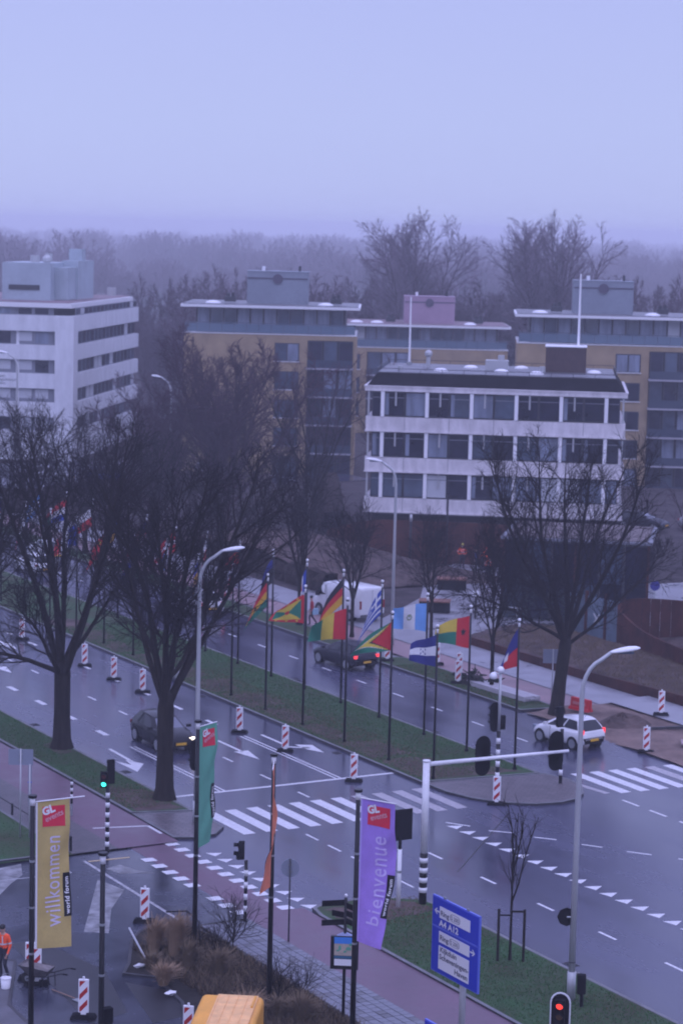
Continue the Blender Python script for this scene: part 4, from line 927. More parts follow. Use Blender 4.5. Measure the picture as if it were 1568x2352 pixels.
# ================================================================== tall banners
def text_mesh(s, size=1.0, bold=0.0, align='LEFT', spacing=1.0):
    cu = bpy.data.curves.new('txt', 'FONT'); cu.body = s; cu.size = size; cu.offset = bold; cu.align_x = align; cu.resolution_u = 3; cu.space_character = spacing
    o = bpy.data.objects.new('txt', cu); COL.objects.link(o); dg = bpy.context.evaluated_depsgraph_get(); me = bpy.data.meshes.new_from_object(o.evaluated_get(dg))
    v = [tuple(q.co)[:2] for q in me.vertices]; f = [tuple(p.vertices) for p in me.polygons]
    bpy.data.objects.remove(o); bpy.data.curves.remove(cu); bpy.data.meshes.remove(me)
    xs = [q[0] for q in v]; ys = [q[1] for q in v]
    return v, f, (min(xs), max(xs), min(ys), max(ys))
BP = 8.0
bp_mesh = {}
def banner_pole(x, y, label, z=.05, base_box=False, H=BP, lean=0):
    o = thing('banner_pole', label, 'banner pole', (x, y, z), 0, 'tall black banner poles')
    a = MB(); a.tube([(0, 0, 0), (0, 0, 4), (0, 0, H - .32)], [.085, .075, .062], 12); a.build('pole', BLACK, o, True)
    a = MB(); a.cyl(0, 0, H - .32, H - .10, .07, 12); a.build('collar', WHITE, o, True)
    a = MB(); a.cyl(0, 0, H - .10, H - .03, .12, 14); a.build('cap', BLACK, o)
    for zz in (H - 1.9, H - 3.2, H - 4.5): a = MB(); a.cyl(0, 0, zz, zz + .06, .078, 10); a.build('clamp', GALV, o)
    if base_box:
        a = MB(); a.cyl(0, 0, 0, 3.3, .17, 12); a.build('lower_tube', BLACK, o, True); a = MB(); a.box((.12, -.1, 4.1), (.24, .2, .4)); a.build('control_box', BLACKM, o)
    else:
        a = MB(); a.cyl(0, 0, 0, .35, .13, 10); a.build('base', BLACKM, o)
    return o
def banner(x, y, z, word, cloth, edge, d0, d1, W, H, label, bulge=.12, logo=True, drop=.35, wscale=1.0, red=FC['red']):
    """cloth hung from an arm at the pole top; d0 direction of the arm, d1 direction of the lower edge"""
    o = thing('banner', label, 'banner', (x, y, z), 0, 'tall welcome banners')
    d0 = Vector(d0).normalized(); d1 = Vector(d1).normalized()
    def P(u, v, off=0.0):
        k = v ** 1.3; d = (d0 * (1 - k) + d1 * k); d.normalize(); n = Vector((-d.y, d.x, 0))
        wv = W * (1 - (1 - wscale) * v)
        p = d * (.10 + wv * u) + Vector((0, 0, -H * v))
        p += n * (bulge * math.sin(math.pi * min(1, v * 1.02)) * u * (1.2) + .055 * math.sin(9 * v + 4 * u) * u + .022 * math.sin(23 * v + 7 * u) * u + off)
        p += Vector((0, 0, -.05 * u * math.sin(6 * v)))
        return p
    S = [1]
    nrm = (lambda d: Vector((-d.y, d.x, 0)))(d0); S[0] = -1 if nrm.dot(FWD) > 0 else 1     # side facing the camera
    def put(v2, f2, u_of, v_of, m, name, par, off):
        b = MB(); b.v = [tuple(P(u_of(a, c), v_of(a, c), off * S[0])) for a, c in v2]; b.f = f2; b.m = [0] * len(f2); return b.build(name, m, par)
    b = MB(); b.grid(lambda u, v: P(u, v), 12, 60); cl = b.build('cloth', cloth, o, True)
    b = MB(); b.grid(lambda u, v: P(.0 + .05 * u, v, .006 * S[0]), 1, 60); b.build('hem', edge, o, True)
    b = MB(); b.tube([Vector((0, 0, .02)), P(0, 0) + Vector((0, 0, .02)), P(1, 0) + Vector((0, 0, .02)) + d0 * .45 * (1 if word == 'willkommen' else .02)], .018, 6); b.build('arm', WHITE, o)
    def dense(us, vs, m, name, off, nu=4, nv=14):
        b = MB(); b.grid(lambda a, c: P(us[0] + (us[1] - us[0]) * a, vs[0] + (vs[1] - vs[0]) * c, off * S[0]), nu, nv); return b.build(name, m, o, True)
    if logo:
        lg = dense((.2, .86), (.035, .17), solid('logo_red', (0.62, 0.018, 0.05)), 'logo_panel', .010, 6, 8)
        for txt, sz, u0, v0, bold, rot in (('GL', .30, .22, .095, .014, 16), ('events', .215, .30, .140, .005, 20)):
            v2, f2, bb = text_mesh(txt, sz, bold); ca, sa = math.cos(R(rot)), math.sin(R(rot)); asp = 1 / W
            put(v2, f2, lambda a, c: u0 + (a * ca - c * sa) * asp, lambda a, c: v0 - (a * sa + c * ca) / H, SIGNW if txt == 'GL' else solid('pink_print', (0.62, 0.30, 0.34)), 'logo_lettering', lg, .017)
    if word:
        v2, f2, bb = text_mesh(word, 1.0, .004, spacing=1.12); ln = bb[1] - bb[0]; v_lo, v_hi = .86, .235; k = (v_lo - v_hi) * H / ln
        hgt = .78
        put(v2, f2, lambda a, c: (.76 if word == 'bienvenue' else .70) - (c * k * 1.0) / W * 1.3, lambda a, c: v_lo - (a - bb[0]) * k / H, cl_light(cloth), 'lettering', cl, .010)
    bk = dense((.80, 1.01), (.50, .80), BLACK, 'black_strip', .012, 3, 14)
    v2, f2, bb = text_mesh('world forum', .17, .004, spacing=1.1); ln = bb[1] - bb[0]; k = .255 * H / ln
    put(v2, f2, lambda a, c: .955 - c * .95 / W, lambda a, c: .785 - (a - bb[0]) * k / H, SIGNW, 'strip_lettering', bk, .019)
    return o
def cl_light(m): return LETTER.get(m.name, SIGNW)
YEL = mat('mustard_cloth', (0.47, 0.36, 0.12), .8, nz=(2, .06)); PUR = mat('purple_cloth', (0.33, 0.20, 0.62), .8, nz=(2, .08)); GRN = mat('green_cloth', (0.10, 0.34, 0.23), .8, nz=(2, .08)); ORA = mat('orange_cloth', (0.72, 0.20, 0.10), .8, nz=(2, .08))
LETTER = {'mustard_cloth': solid('lilac_print', (0.55, 0.50, 0.62)), 'purple_cloth': solid('lilac_print2', (0.52, 0.42, 0.74))}
zb = .05 + BP - .25
banner_pole(23.3, 57.4, 'black pole of the yellow banner at the left edge', H=8.3)
banner(23.3, 57.4, zb + .3, 'willkommen', YEL, SIGNW, camdir(.78, .5), camdir(.9, .25), 1.0, 4.1, 'mustard yellow banner lettered willkommen', bulge=.05)
banner_pole(31.9, 54.6, 'black pole of the purple banner in the lower centre', z=.08, H=8.2)
banner(31.9, 54.6, zb + .2, 'bienvenue', PUR, mat('lilac_hem', (0.42, 0.32, 0.7), .8), camdir(.92, -.55), camdir(.75, -.9), 1.1, 4.1, 'purple banner lettered bienvenue', bulge=.18, wscale=.95)
banner_pole(32.2, 60.2, 'black pole of the orange banner seen edge on', z=.08)
banner(32.2, 60.2, zb, None, ORA, ORA, camdir(.03, -1), camdir(-.30, -1), 1.0, 3.85, 'orange banner seen nearly edge on', bulge=.16, logo=False)
banner_pole(32.2, 65.4, 'black pole of the green banner', z=.08)
banner(32.2, 65.4, zb, None, GRN, GRN, camdir(.50, .86), camdir(.36, .9), .95, 4.0, 'green banner twisting beside its pole', bulge=-.05)
banner_pole(22.7, 51.3, 'black pole without banner, with a control box halfway', z=.05, base_box=True, H=8.3)

# ================================================================== street lamps
def street_lamp(x, y, z, d, label, H=11.0, arm=.85):
    o = thing('street_lamp', label, 'street lamp', (x, y, z), 0, 'tall curved street lamps'); d = Vector(d).normalized()
    P = [Vector((0, 0, 0)), Vector((0, 0, 5)), Vector((0, 0, H - 1.3))] + [Vector((0, 0, H - 1.3)) + Vector((0, 0, 1.1 * math.sin(a))) + d * (.75 * (1 - math.cos(a))) for a in (R(15), R(30), R(45), R(60), R(74))] + [d * arm + Vector((0, 0, H))]
    rr_ = [.11, .09, .074] + [.066] * 5 + [.055]
    b = MB(); b.tube(P, rr_, 12); b.build('pole', LAMPG, o, True)
    b = MB(); q = P[-1]; b.v = []; prof = [(-.02, .05, .05), (.08, .10, .07), (.3, .16, .10), (.55, .18, .11), (.78, .15, .08), (.9, .06, .03)]; n = 10
    s_ = Vector((-d.y, d.x, 0))
    for (l_, w_, h_) in prof:
        for j in range(n):
            a = 2 * math.pi * j / n; b.v.append(tuple(q + d * l_ + Vector((0, 0, .16 * l_)) + s_ * w_ * math.cos(a) + Vector((0, 0, 1)) * h_ * (math.sin(a) if math.sin(a) > 0 else .5 * math.sin(a))))
    for k in range(len(prof) - 1):
        for j in range(n): b.f.append((k * n + j, k * n + (j + 1) % n, (k + 1) * n + (j + 1) % n, (k + 1) * n + j)); b.m.append(0)
    b.f.append(tuple(range(n))[::-1]); b.m.append(0); b.f.append(tuple((len(prof) - 1) * n + j for j in range(n))); b.m.append(0)
    b.build('lamp_head', WHITEP, o, True)
    b = MB(); b.box(tuple(q + d * .45 + Vector((0, 0, .01))), (.5, .22, .06), math.atan2(d.y, d.x)); b.build('lamp_lens', GLASSM, o)
    b = MB(); b.cyl(0, 0, 0, .9, .135, 12); b.build('base_sleeve', LAMPG, o, True)
    b = MB(); b.cyl(0, 0, 1.2, 1.22, .118, 10); b.build('pole_band', FRAMED, o)
    return o
street_lamp(41.1, 56.9, .1, camdir(1, .1), 'tall grey street lamp at the right, standing on the near verge')
street_lamp(40.0, 81.3, .05, camdir(1, .1), 'tall grey street lamp behind the green banner')
street_lamp(68.0, 113.0, .05, camdir(-1, .0), 'tall grey street lamp before the office, head turned left', H=10.6)
street_lamp(88.2, 185.7, 0, camdir(-1, .0), 'far street lamp over the dense bare trees, head turned left', H=10.4)
street_lamp(74.5, 187.8, 0, camdir(-1, .0), 'far street lamp before the white office at the left edge', H=12.5)

# ================================================================== traffic lights
def ringed_pole(o, h, r=.075, z0=.9, n=7, bh=.24, top=None, base='black'):
    b = MB(); b.cyl(0, 0, 0, h, r, 12); b.build('pole', BLACK, o, True)
    for k in range(n):
        z = z0 + k * bh * 2
        if z + bh < h: b = MB(); b.cyl(0, 0, z, z + bh, r + .006, 12); b.build('white_ring', WHITE, o, True)
def capsule(w, h, n=8):
    r = w / 2; pts = []
    for k in range(n + 1): a = math.pi * k / n; pts.append((r * math.cos(a), h / 2 - r + r * math.sin(a)))
    for k in range(n + 1): a = math.pi + math.pi * k / n; pts.append((r * math.cos(a), -h / 2 + r + r * math.sin(a)))
    return pts
def signal_head(o, c, az, back=(.55, 1.25), lit=None, border=False, lights=3, rounded=True):
    """head facing the horizontal direction az; lamps on that side"""
    f = Vector((math.cos(az), math.sin(az), 0)); s_ = Vector((-f.y, f.x, 0)); c = Vector(c)
    if back:
        pts = capsule(*back) if rounded else [(-back[0] / 2, -back[1] / 2), (back[0] / 2, -back[1] / 2), (back[0] / 2, back[1] / 2), (-back[0] / 2, back[1] / 2)]
        def plate(sc_, dd, m, nm, th=.025):
            b = MB(); n = len(pts); i = 0
            A = [c + s_ * p[0] * sc_ + Vector((0, 0, p[1] - (1 - sc_) * p[1] * back[0] / back[1] * 1.0)) + f * (dd) for p in pts]; B_ = [q + f * th for q in A]
            b.v = [tuple(q) for q in A + B_]; b.f = [tuple(range(n))[::-1], tuple(range(n, 2 * n))] + [(k, (k + 1) % n, n + (k + 1) % n, n + k) for k in range(n)]; b.m = [0] * len(b.f); return b.build(nm, m, o)
        pl = plate(1.0, .0, WHITE if border else BLACKM, 'backboard')
        if border: plate(.86, .012, BLACKM, 'board_face')
    b = MB(); hh = .3 * lights; b.box(tuple(c + f * .10), (.2, .26, hh), az); hd = b.build('signal_housing', BLACKM, o)
    cols = [mat('signal_red_dark', (0.10, 0.005, 0.005), .3), mat('signal_amber_dark', (0.10, 0.045, 0.003), .3), mat('signal_green_dark', (0.004, 0.06, 0.045), .3)]
    if lights == 2: cols = [cols[0], cols[2]]
    on = {'red': mat('signal_red_lit', (0.5, 0.02, 0.01), .3, emit=((1, .05, .03), 1.6)), 'green': mat('signal_green_lit', (0.02, 0.5, 0.4), .3, emit=((0.05, .95, .75), 2.5))}
    for k in range(lights):
        z = hh / 2 - .15 - .3 * k; m = cols[k]
        if lit == 'red' and k == 0: m = on['red']
        if lit == 'green' and k == lights - 1: m = on['green']
        q = c + f * .20 + Vector((0, 0, z)); b = MB(); b.tube([q, q + f * .02], .095, 12); b.build('signal_lens', m, o)
        b = MB(); vis = []
        for j in range(7):
            a = math.pi * j / 6; vis.append((math.cos(a), math.sin(a)))
        for j in range(6):
            p0 = q + s_ * vis[j][0] * .11 + Vector((0, 0, vis[j][1] * .11)); p1 = q + s_ * vis[j + 1][0] * .11 + Vector((0, 0, vis[j + 1][1] * .11)); b.quad(p0, p1, p1 + f * .17, p0 + f * .17)
        b.build('visor', BLACKM, o)
AZC = math.atan2(-FWD.y, -FWD.x)      # towards the camera
# gantry over the near carriageway
ga = thing('signal_gantry', 'white gantry pole with ringed foot and long arm carrying two black signal boards', 'traffic light gantry', (42.3, 67.7, .1))
b = MB(); b.cyl(0, 0, 1.85, 5.15, .125, 14); b.cyl(0, 0, 5.15, 5.2, .14, 14); b.build('upper_pole', WHITE, ga, True)
b = MB(); b.cyl(0, 0, 0, 1.85, .14, 14); b.build('lower_pole', BLACK, ga, True)
for k in range(4): b = MB(); b.cyl(0, 0, .42 + k * .36, .60 + k * .36, .15, 14); b.build('white_ring', WHITE, ga, True)
arm_dir = Vector((.9995, .03, 0)); 
gtip = at(1305, 1729, 5.45); gdir = Vector((gtip.x - 42.3, gtip.y - 67.7, 0)); glen = gdir.length; gdir.normalize()
b = MB(); b.tube([(0, 0, 5.05), tuple(gdir * glen + Vector((0, 0, 5.42)))], [.085, .055], 12); b.build('arm', WHITE, ga, True)
for xx, hz_ in ((1113, 5.28), (1280, 5.40)):
    tb_, best = None, 1e9
    for k in range(200):
        q = gdir * glen * k / 199; p = Vector((42.3 + q.x, 67.7 + q.y, 5.3)); v = p - Vector((0, 0, CAMH)); xs = 784 + FPX * v.dot(r2) / v.dot(f_)
        if abs(xs - xx) < best: best = abs(xs - xx); tb_ = q
    signal_head(ga, (tb_.x, tb_.y + .12, hz_), R(90), back=(.62, 1.45))
# board seen from behind + small pole
bo = thing('signal_backboard_post', 'square black signal board seen from behind on a white post', 'traffic light', (41.3, 67.7, .1))
b = MB(); b.cyl(0, 0, 0, 2.1, .075, 12); b.build('post', WHITE, bo, True); b = MB(); b.cyl(0, 0, 2.1, 2.5, .06, 10); b.build('upper_post', BLACKM, bo, True)
b = MB(); b.box((0.02, .06, 2.95), (1.0, .06, 1.12)); o_ = b.build('backboard', BLACKM, bo); md = o_.modifiers.new('bev', 'BEVEL'); md.width = .06; md.segments = 3
b = MB(); b.box((0.02, .18, 2.95), (.3, .18, .95)); b.build('signal_housing', BLACKM, bo)
b = MB(); b.cyl(0, 0, 1.25, 1.33, .085, 10); b.build('clamp', GALV, bo)
# pedestrian signal by the cycle path
pe = thing('pedestrian_signal', 'small pedestrian signal on a ringed pole beside the cycle path', 'traffic light', (35.7, 68.6, .06)); ringed_pole(pe, 2.15, .06, .35, 4, .21)
signal_head(pe, (-.05, .05, 2.5), R(150), back=None, lights=2); b = MB(); b.box((-.22, .10, 2.3), (.16, .16, .22)); b.build('push_box', BLACKM, pe)
# left pair
tl = thing('cycle_signal', 'ringed pole with two black signals, the left one showing green', 'traffic light', (34.9, 78.5, .06)); ringed_pole(tl, 2.7, .075, .28, 6, .19)
signal_head(tl, tuple(camdir(-.13, -.05) + Vector((0, 0, 2.9))), AZC, back=None, lit='green', lights=2)
signal_head(tl, tuple(camdir(.13, .05) + Vector((0, 0, 3.15))), R(80), back=None, lights=3)
# pole beside the green banner
tg = thing('traffic_light', 'ringed traffic light with capsule board beside the green banner', 'traffic light', (39.6, 80.3, .09)); ringed_pole(tg, 3.5, .08, .35, 6, .25)
signal_head(tg, (-.06, .18, 2.95), R(100), back=(.55, 1.3)); b = MB(); b.cyl(0, 0, 3.4, 3.6, .05, 8); b.build('cap', WHITE, tg)
# island poles
ti = thing('traffic_light', 'tall ringed traffic light on the brick island with a white camera dome', 'traffic light', (54.0, 80.7, .09)); ringed_pole(ti, 2.6, .085, .55, 5, .25)
b = MB(); b.cyl(0, 0, 2.6, 5.1, .06, 10); b.build('upper_pole', LAMPG, ti, True)
signal_head(ti, tuple(camdir(-.18, .0) + Vector((0, 0, 3.2))), R(90), back=(.48, 1.3)); signal_head(ti, tuple(camdir(.16, .05) + Vector((0, 0, 2.95))), R(70), back=None, lights=2)
b = MB(); b.tube([(0, 0, 5.05), tuple(camdir(-.28, 0) + Vector((0, 0, 5.15)))], .04, 8); b.build('camera_arm', WHITE, ti)
q = camdir(-.30, 0); b = MB(); b.ball((q.x, q.y, 4.98), .17, 12); b.build('camera_dome', WHITEP, ti, True); b = MB(); b.ball((q.x, q.y, 4.86), .12, 10); b.build('camera_glass', BLACK, ti, True); b = MB(); b.ball((0, 0, 5.25), .16, 10); b.build('sensor', WHITEP, ti, True)
t2_ = thing('traffic_light', 'ringed traffic light at the right end of the brick island', 'traffic light', (57.3, 80.7, .09)); ringed_pole(t2_, 2.4, .075, .35, 3, .25)
signal_head(t2_, (0, .1, 2.9), R(90), back=None, lights=3)
# bottom right light and the pair behind it
tr = thing('traffic_light', 'white bordered capsule traffic light showing red at the bottom edge', 'traffic light', (35.35, 49.4, 0)); ringed_pole(tr, 3.1, .08, .4, 5, .25)
signal_head(tr, (0, 0, 2.85), AZC + R(-12), back=(.56, 1.25), lit='red', border=True, lights=3)
tr2 = thing('traffic_light', 'small black signal turned away at the foot of the right lamp', 'traffic light', (41.0, 56.2, .1)); b = MB(); b.cyl(0, 0, 0, .6, .06, 8); b.build('post', BLACK, tr2)
signal_head(tr2, tuple(camdir(-.02, -.1) + Vector((0, 0, .72))), R(60), back=None, lights=2)

# grey lettering on the band of the white office
for j, tx in enumerate(('advocaten', 'belastingadviseurs', 'notarissen')):
    v2, f2, bb = text_mesh(tx, .42, .004); b = MB(); b.v = [(-.012, 8.6 - a, 1.5 + 2 * 2.87 + 1.05 - .36 * j + c) for a, c in v2]; b.f = f2; b.m = [0] * len(f2); b.build('wall_lettering', FRAMEG, WO_SIGN)

# ================================================================== signs
def arrow_poly(x, y, s_, d=1):   # small arrow pointing to +x*d
    return [[(x - d * s_, y + s_ * .16), (x - d * s_, y - s_ * .16), (x + d * .1 * s_, y - s_ * .16), (x + d * .1 * s_, y + s_ * .16)], [(x, y + s_ * .62), (x + d * s_ * .75, y), (x, y - s_ * .62), (x - d * s_ * .35, y - s_ * .62), (x + d * s_ * .25, y), (x - d * s_ * .35, y + s_ * .62)]]
def direction_sign(x, y, z0, W, H, px, label, full=True, post_z=0, thick=.19):
    """sign in the plane along -Y (reads from the left side); local x = -Y world, faces -X"""
    o = thing('direction_sign', label, 'road sign', (x, y, post_z), R(-90))
    # local frame: +x along world -Y, +y along world +X (away), faces local -y
    b = MB(); b.cyl(px, .12, 0, z0 + H - post_z - .1, thick / 2, 12); b.build('post', LAMPG, o, True)
    z0 -= post_z
    b = MB(); b.box((W / 2, .03, z0 + H / 2), (W, .06, H)); b.build('panel_back', BLUEE, o)
    b = MB(); b.box((W / 2, -.008, z0 + H / 2), (W - .08, .014, H - .08)); fc = b.build('panel', BLUE, o)
    if not full:
        v2, f2, bb = text_mesh('Ring S200', .22); b = MB(); b.box((W * .5, -.02, z0 + H - .35), (W * .6, .01, .3)); b.build('white_field', SIGNW, o); return o
    def field(x0, x1, za, zb): b = MB(); b.box(((x0 + x1) / 2, -.019, z0 + (za + zb) / 2), (x1 - x0, .01, zb - za)); return b.build('white_field', SIGNW, o)
    def txt(s, size, x0, za, m, align='LEFT', bold=.002, sx=1.28):
        v2, f2, bb = text_mesh(s, size, bold, align); b = MB(); b.v = [(x0 + a * sx, -.0275, z0 + za + c) for a, c in v2]; b.f = f2; b.m = [0] * len(f2); return b.build('lettering', m, o)
    u = W / 100.; h = H / 100.
    field(17 * u, 82 * u, 74 * h, 89 * h); field(17 * u, 82 * u, 42 * h, 56.5 * h); field(17 * u, 82 * u, 7 * h, 37.5 * h)
    b = MB(); b.box((W / 2, -.019, z0 + 60.5 * h), (W - .08, .01, .05)); b.build('dividing_line', BLUEE, o)
    for zz in (77.8, 45.8):
        txt('Ring', 6.6 * h / .72, 19 * u, zz * h, SIGNK, bold=.006); txt('S 200', 5.2 * h / .72, 42 * u, (zz + .8) * h, SIGNK, sx=1.1)
        b = MB(); cx, cz, rx, rz = 50.5 * u, (zz + 3.6) * h, 10.5 * u, 4.9 * h; n = 20
        for k in range(n):
            a0, a1 = 2 * math.pi * k / n, 2 * math.pi * (k + 1) / n; e_ = lambda a, q: (cx + rx * q * math.copysign(abs(math.cos(a)) ** .6, math.cos(a)), -.028, z0 + cz + rz * q * math.copysign(abs(math.sin(a)) ** .6, math.sin(a)))
            b.quad(e_(a0, 1), e_(a1, 1), e_(a1, .9), e_(a0, .9))
        b.build('road_number_ring', SIGNK, o)
    txt('A4 A12', 8.2 * h / .72, 17 * u, 63.5 * h, SIGNW, bold=.008)
    txt('Kijkduin', 6.8 * h / .72, 20 * u, 30 * h, SIGNK, bold=.006); txt('Scheveningen-', 6.8 * h / .72, 19 * u, 20.5 * h, SIGNK, bold=.006); txt('Haven', 6.8 * h / .72, 80 * u, 10.5 * h, SIGNK, 'RIGHT', bold=.006)
    for (ax, az, d) in ((10.5, 81, -1), (89.5, 50, 1)):
        b = MB()
        for pl in arrow_poly(ax * u, az * h, 6.0 * u, d): b.poly([(a, -.024, z0 + c) for a, c in (pl if d > 0 else pl[::-1])])
        b.build('arrow', SIGNW, o)
    for xx in (25 * u, 75 * u): b = MB(); b.box((xx, .02, z0 + H + .03), (.12, .03, .06)); b.build('bracket', GALV, o)
    return o
# locate the big sign from its corners at its height
pTL = at(994, 2053, 5.0); W_ = 2.45
direction_sign(pTL.x, pTL.y, 5.0 - 2.22, W_, 2.22, 1.52, 'large blue direction sign reading Ring and Scheveningen-Haven')
p2 = at(975, 2339, 3.2)
direction_sign(p2.x, p2.y, 3.2 - 1.6, 2.0, 1.6, 1.2, 'lower blue direction sign whose top edge shows at the bottom of the picture', full=False)

# finger post with map case
fp = thing('finger_post', 'black fingerpost with fingers in two directions above a town map case', 'signpost', (33.9, 58.6, .08))
b = MB(); b.cyl(0, 0, 0, 3.72, .05, 10); b.build('post', BLACK, fp, True); b = MB(); b.ball((0, 0, 3.80), .05, 8); b.build('finial', WHITEP, fp, True)
def finger(z, d, ln, hgt=.17):
    d = Vector(d).normalized(); b = MB(); b.box(tuple(d * (ln / 2 + .05) + Vector((0, 0, z))), (ln, .035, hgt), math.atan2(d.y, d.x)); o_ = b.build('finger', BLACKM, fp); q = d * (ln + .05); b = MB(); b.tube([q + Vector((0, 0, z - hgt / 2)), q + Vector((0, 0, z + hgt / 2))], .03, 8); b.build('finger_end', BLACKM, fp)
for z, d, ln in ((3.58, camdir(-1, -.25), .66), (2.98, camdir(-1, -.25), .66), (3.18, camdir(-.9, .55), .4), (3.5, camdir(.75, -1), .95), (3.26, camdir(.75, -1), .95), (3.02, camdir(.75, -1), .95)): finger(z, d, ln)
azm = math.atan2(RGT.y, RGT.x) - R(4)
def lb(c, d, m, nm, par=fp):   # box in a frame whose x runs along the map case
    ca, sa = math.cos(azm), math.sin(azm); b = MB(); b.box((c[0] * ca - c[1] * sa, c[0] * sa + c[1] * ca, c[2]), d, azm); return b.build(nm, m, par)
case = lb((0, -.08, 2.05), (.84, .12, 1.02), BLACK, 'map_case')
lb((.0, -.145, 2.25), (.62, .01, .56), mat('map_sand', (0.42, 0.36, 0.28), .5, nz=(7, .1)), 'town_map', case)
lb((.0, -.152, 2.44), (.62, .01, .20), mat('map_sea', (0.04, 0.22, 0.62), .5), 'map_sea', case)
b = MB()
rg_ = random.Random(4); ca, sa = math.cos(azm), math.sin(azm)
for (cx_, cz_, rx_, rz_) in ((.12, 2.20, .10, .06), (-.14, 2.22, .05, .08), (.2, 2.32, .06, .05), (.02, 2.10, .05, .04), (-.2, 2.12, .05, .03)):
    pts = []
    for k in range(9): a = 2 * math.pi * k / 9; rr_ = rg_.uniform(.7, 1.2); lx = cx_ + rx_ * rr_ * math.cos(a); pts.append((lx * ca + .158 * sa, lx * sa - .158 * ca, cz_ + rz_ * rr_ * math.sin(a)))
    b.poly(pts)
b.build('map_greens', mat('map_green', (0.10, 0.34, 0.22), .5), case)
lb((.0, -.152, 1.92), (.62, .01, .08), mat('map_strip', (0.03, 0.12, 0.20), .5), 'map_strip', case); lb((.0, -.150, 1.76), (.60, .01, .20), SIGNW, 'map_legend', case)
b = MB(); b.box((0, .0, 2.60), (.5, .16, .1), azm, top=(.2, .4)); b.build('case_roof', mat('pale_perspex', (0.25, 0.3, 0.5), .3), fp)

# round sign seen from behind, square signs from behind
def plate_sign(x, y, z, h, kind, label, size=.6, az=None, post=LAMPG, r=.03, zc=None):
    o = thing('road_sign', label, 'road sign', (x, y, z)); az = az if az is not None else math.atan2(RGT.y, RGT.x)
    b = MB(); b.cyl(0, 0, 0, h, r, 8); b.build('post', post, o, True); d = Vector((math.cos(az), math.sin(az), 0)); n = Vector((-d.y, d.x, 0)); c = n * .05 + Vector((0, 0, (zc or h) - size / 2 - .03))
    b = MB()
    if kind == 'round':
        b.tube([c, c + n * .02], size / 2, 24)
        b.build('sign_disc', mat('sign_back_grey', (0.26, 0.29, 0.36), .4, metal=.3), o)
    else:
        b.box(tuple(c), (kind[0], .02, kind[1]), az); b.build('sign_plate', MC['sign_back_grey'], o)
    for zz in (-.12, .12): b = MB(); b.box(tuple(c - n * .03 + Vector((0, 0, zz))), (.16, .03, .03), az); b.build('bracket', GALV, o)
    return o
plate_sign(36.0, 66.0, .05, 2.85, 'round', 'round road sign seen from behind on the tiled pavement', .62, post=FRAMED)
plate_sign(32.7, 81.8, .13, 3.5, (.95, .62), 'pair of rectangular sign backs on a grey post at the left edge', .62)
o_ = plate_sign(33.0, 81.6, .13, 2.9, (.12, 1.6), 'narrow blue sign seen edge on beside the grey sign backs', 1.6); o_.children[1].data = o_.children[1].data.copy(); o_.children[1].data.materials[0] = BLUEE
plate_sign(66.8, 95.1, .1, 2.8, (1.0, .72), 'rectangular sign back beside the large tree of the far verge', .72)
# small sign on the right lamp
ls = thing('road_sign', 'small dark sign strapped to the right street lamp', 'road sign', (41.1, 56.9, 3.0)); b = MB(); q = camdir(-.22, -.02); b.tube([q + Vector((0, 0, 0)), q + camdir(0, .02)], .3, 8); b.build('sign_disc', BLACKM, ls); b = MB(); b.tube([q, (0, 0, 0)], .03, 6); b.build('bracket', GALV, ls)
ls.location.z = 2.75
# ringed bollard pole
bl = thing('marker_post', 'thin black and white ringed post on the brick pavement', 'marker post', (35.9, 84.3, .06)); b = MB(); b.cyl(0, 0, 0, 1.5, .05, 10); b.build('pole', BLACK, bl, True)
for k in range(3): b = MB(); b.cyl(0, 0, .75 + .26 * k, .88 + .26 * k, .056, 10); b.build('white_ring', WHITE, bl, True)
b = MB(); b.cyl(0, 0, 0, .5, .052, 10); b.build('grey_foot', GALV, bl)
# tall dark lamp posts on the plaza
pl_ = thing('plaza_lamp', 'slim black plaza lamp with a white head right of the grey street lamp', 'lamp', (83.8, 137.1, 0)); b = MB(); b.cyl(0, 0, 0, 3.6, .09, 8); b.build('post', BLACK, pl_, True); b = MB(); b.cyl(0, 0, 3.6, 4.1, .10, 8); b.build('lamp_head', LAMPG, pl_, True)
pl2 = thing('camera_mast', 'dark mast with a small camera before the office', 'mast', (88.0, 139.0, 0)); b = MB(); b.cyl(0, 0, 0, 5.2, .07, 8); b.build('post', BLACK, pl2, True); b = MB(); b.box((.35, -.2, 5.0), (.6, .15, .15), R(-30)); b.build('camera', BLACKM, pl2)
pl3 = thing('globe_lamp', 'short lamp with a round white globe behind the flags', 'lamp', (77.6, 119.0, 0)); b = MB(); b.cyl(0, 0, 0, 1.3, .06, 8); b.build('post', BLACK, pl3, True); b = MB(); b.ball((0, 0, 1.5), .27, 10); b.build('globe', WHITEP, pl3, True)
pk = thing('parking_sign', 'blue round parking sign on a post right of the pavilion', 'road sign', (84.9, 110.5, 0)); b = MB(); b.cyl(0, 0, 0, 3.2, .05, 8); b.build('post', GALV, pk, True); b = MB(); q = camdir(0, -.06); b.tube([q + Vector((0, 0, 2.9)), q * 1.5 + Vector((0, 0, 2.9))], .3, 16); b.build('sign_disc', solid('parking_blue', (0.03, 0.03, 0.22)), pk)

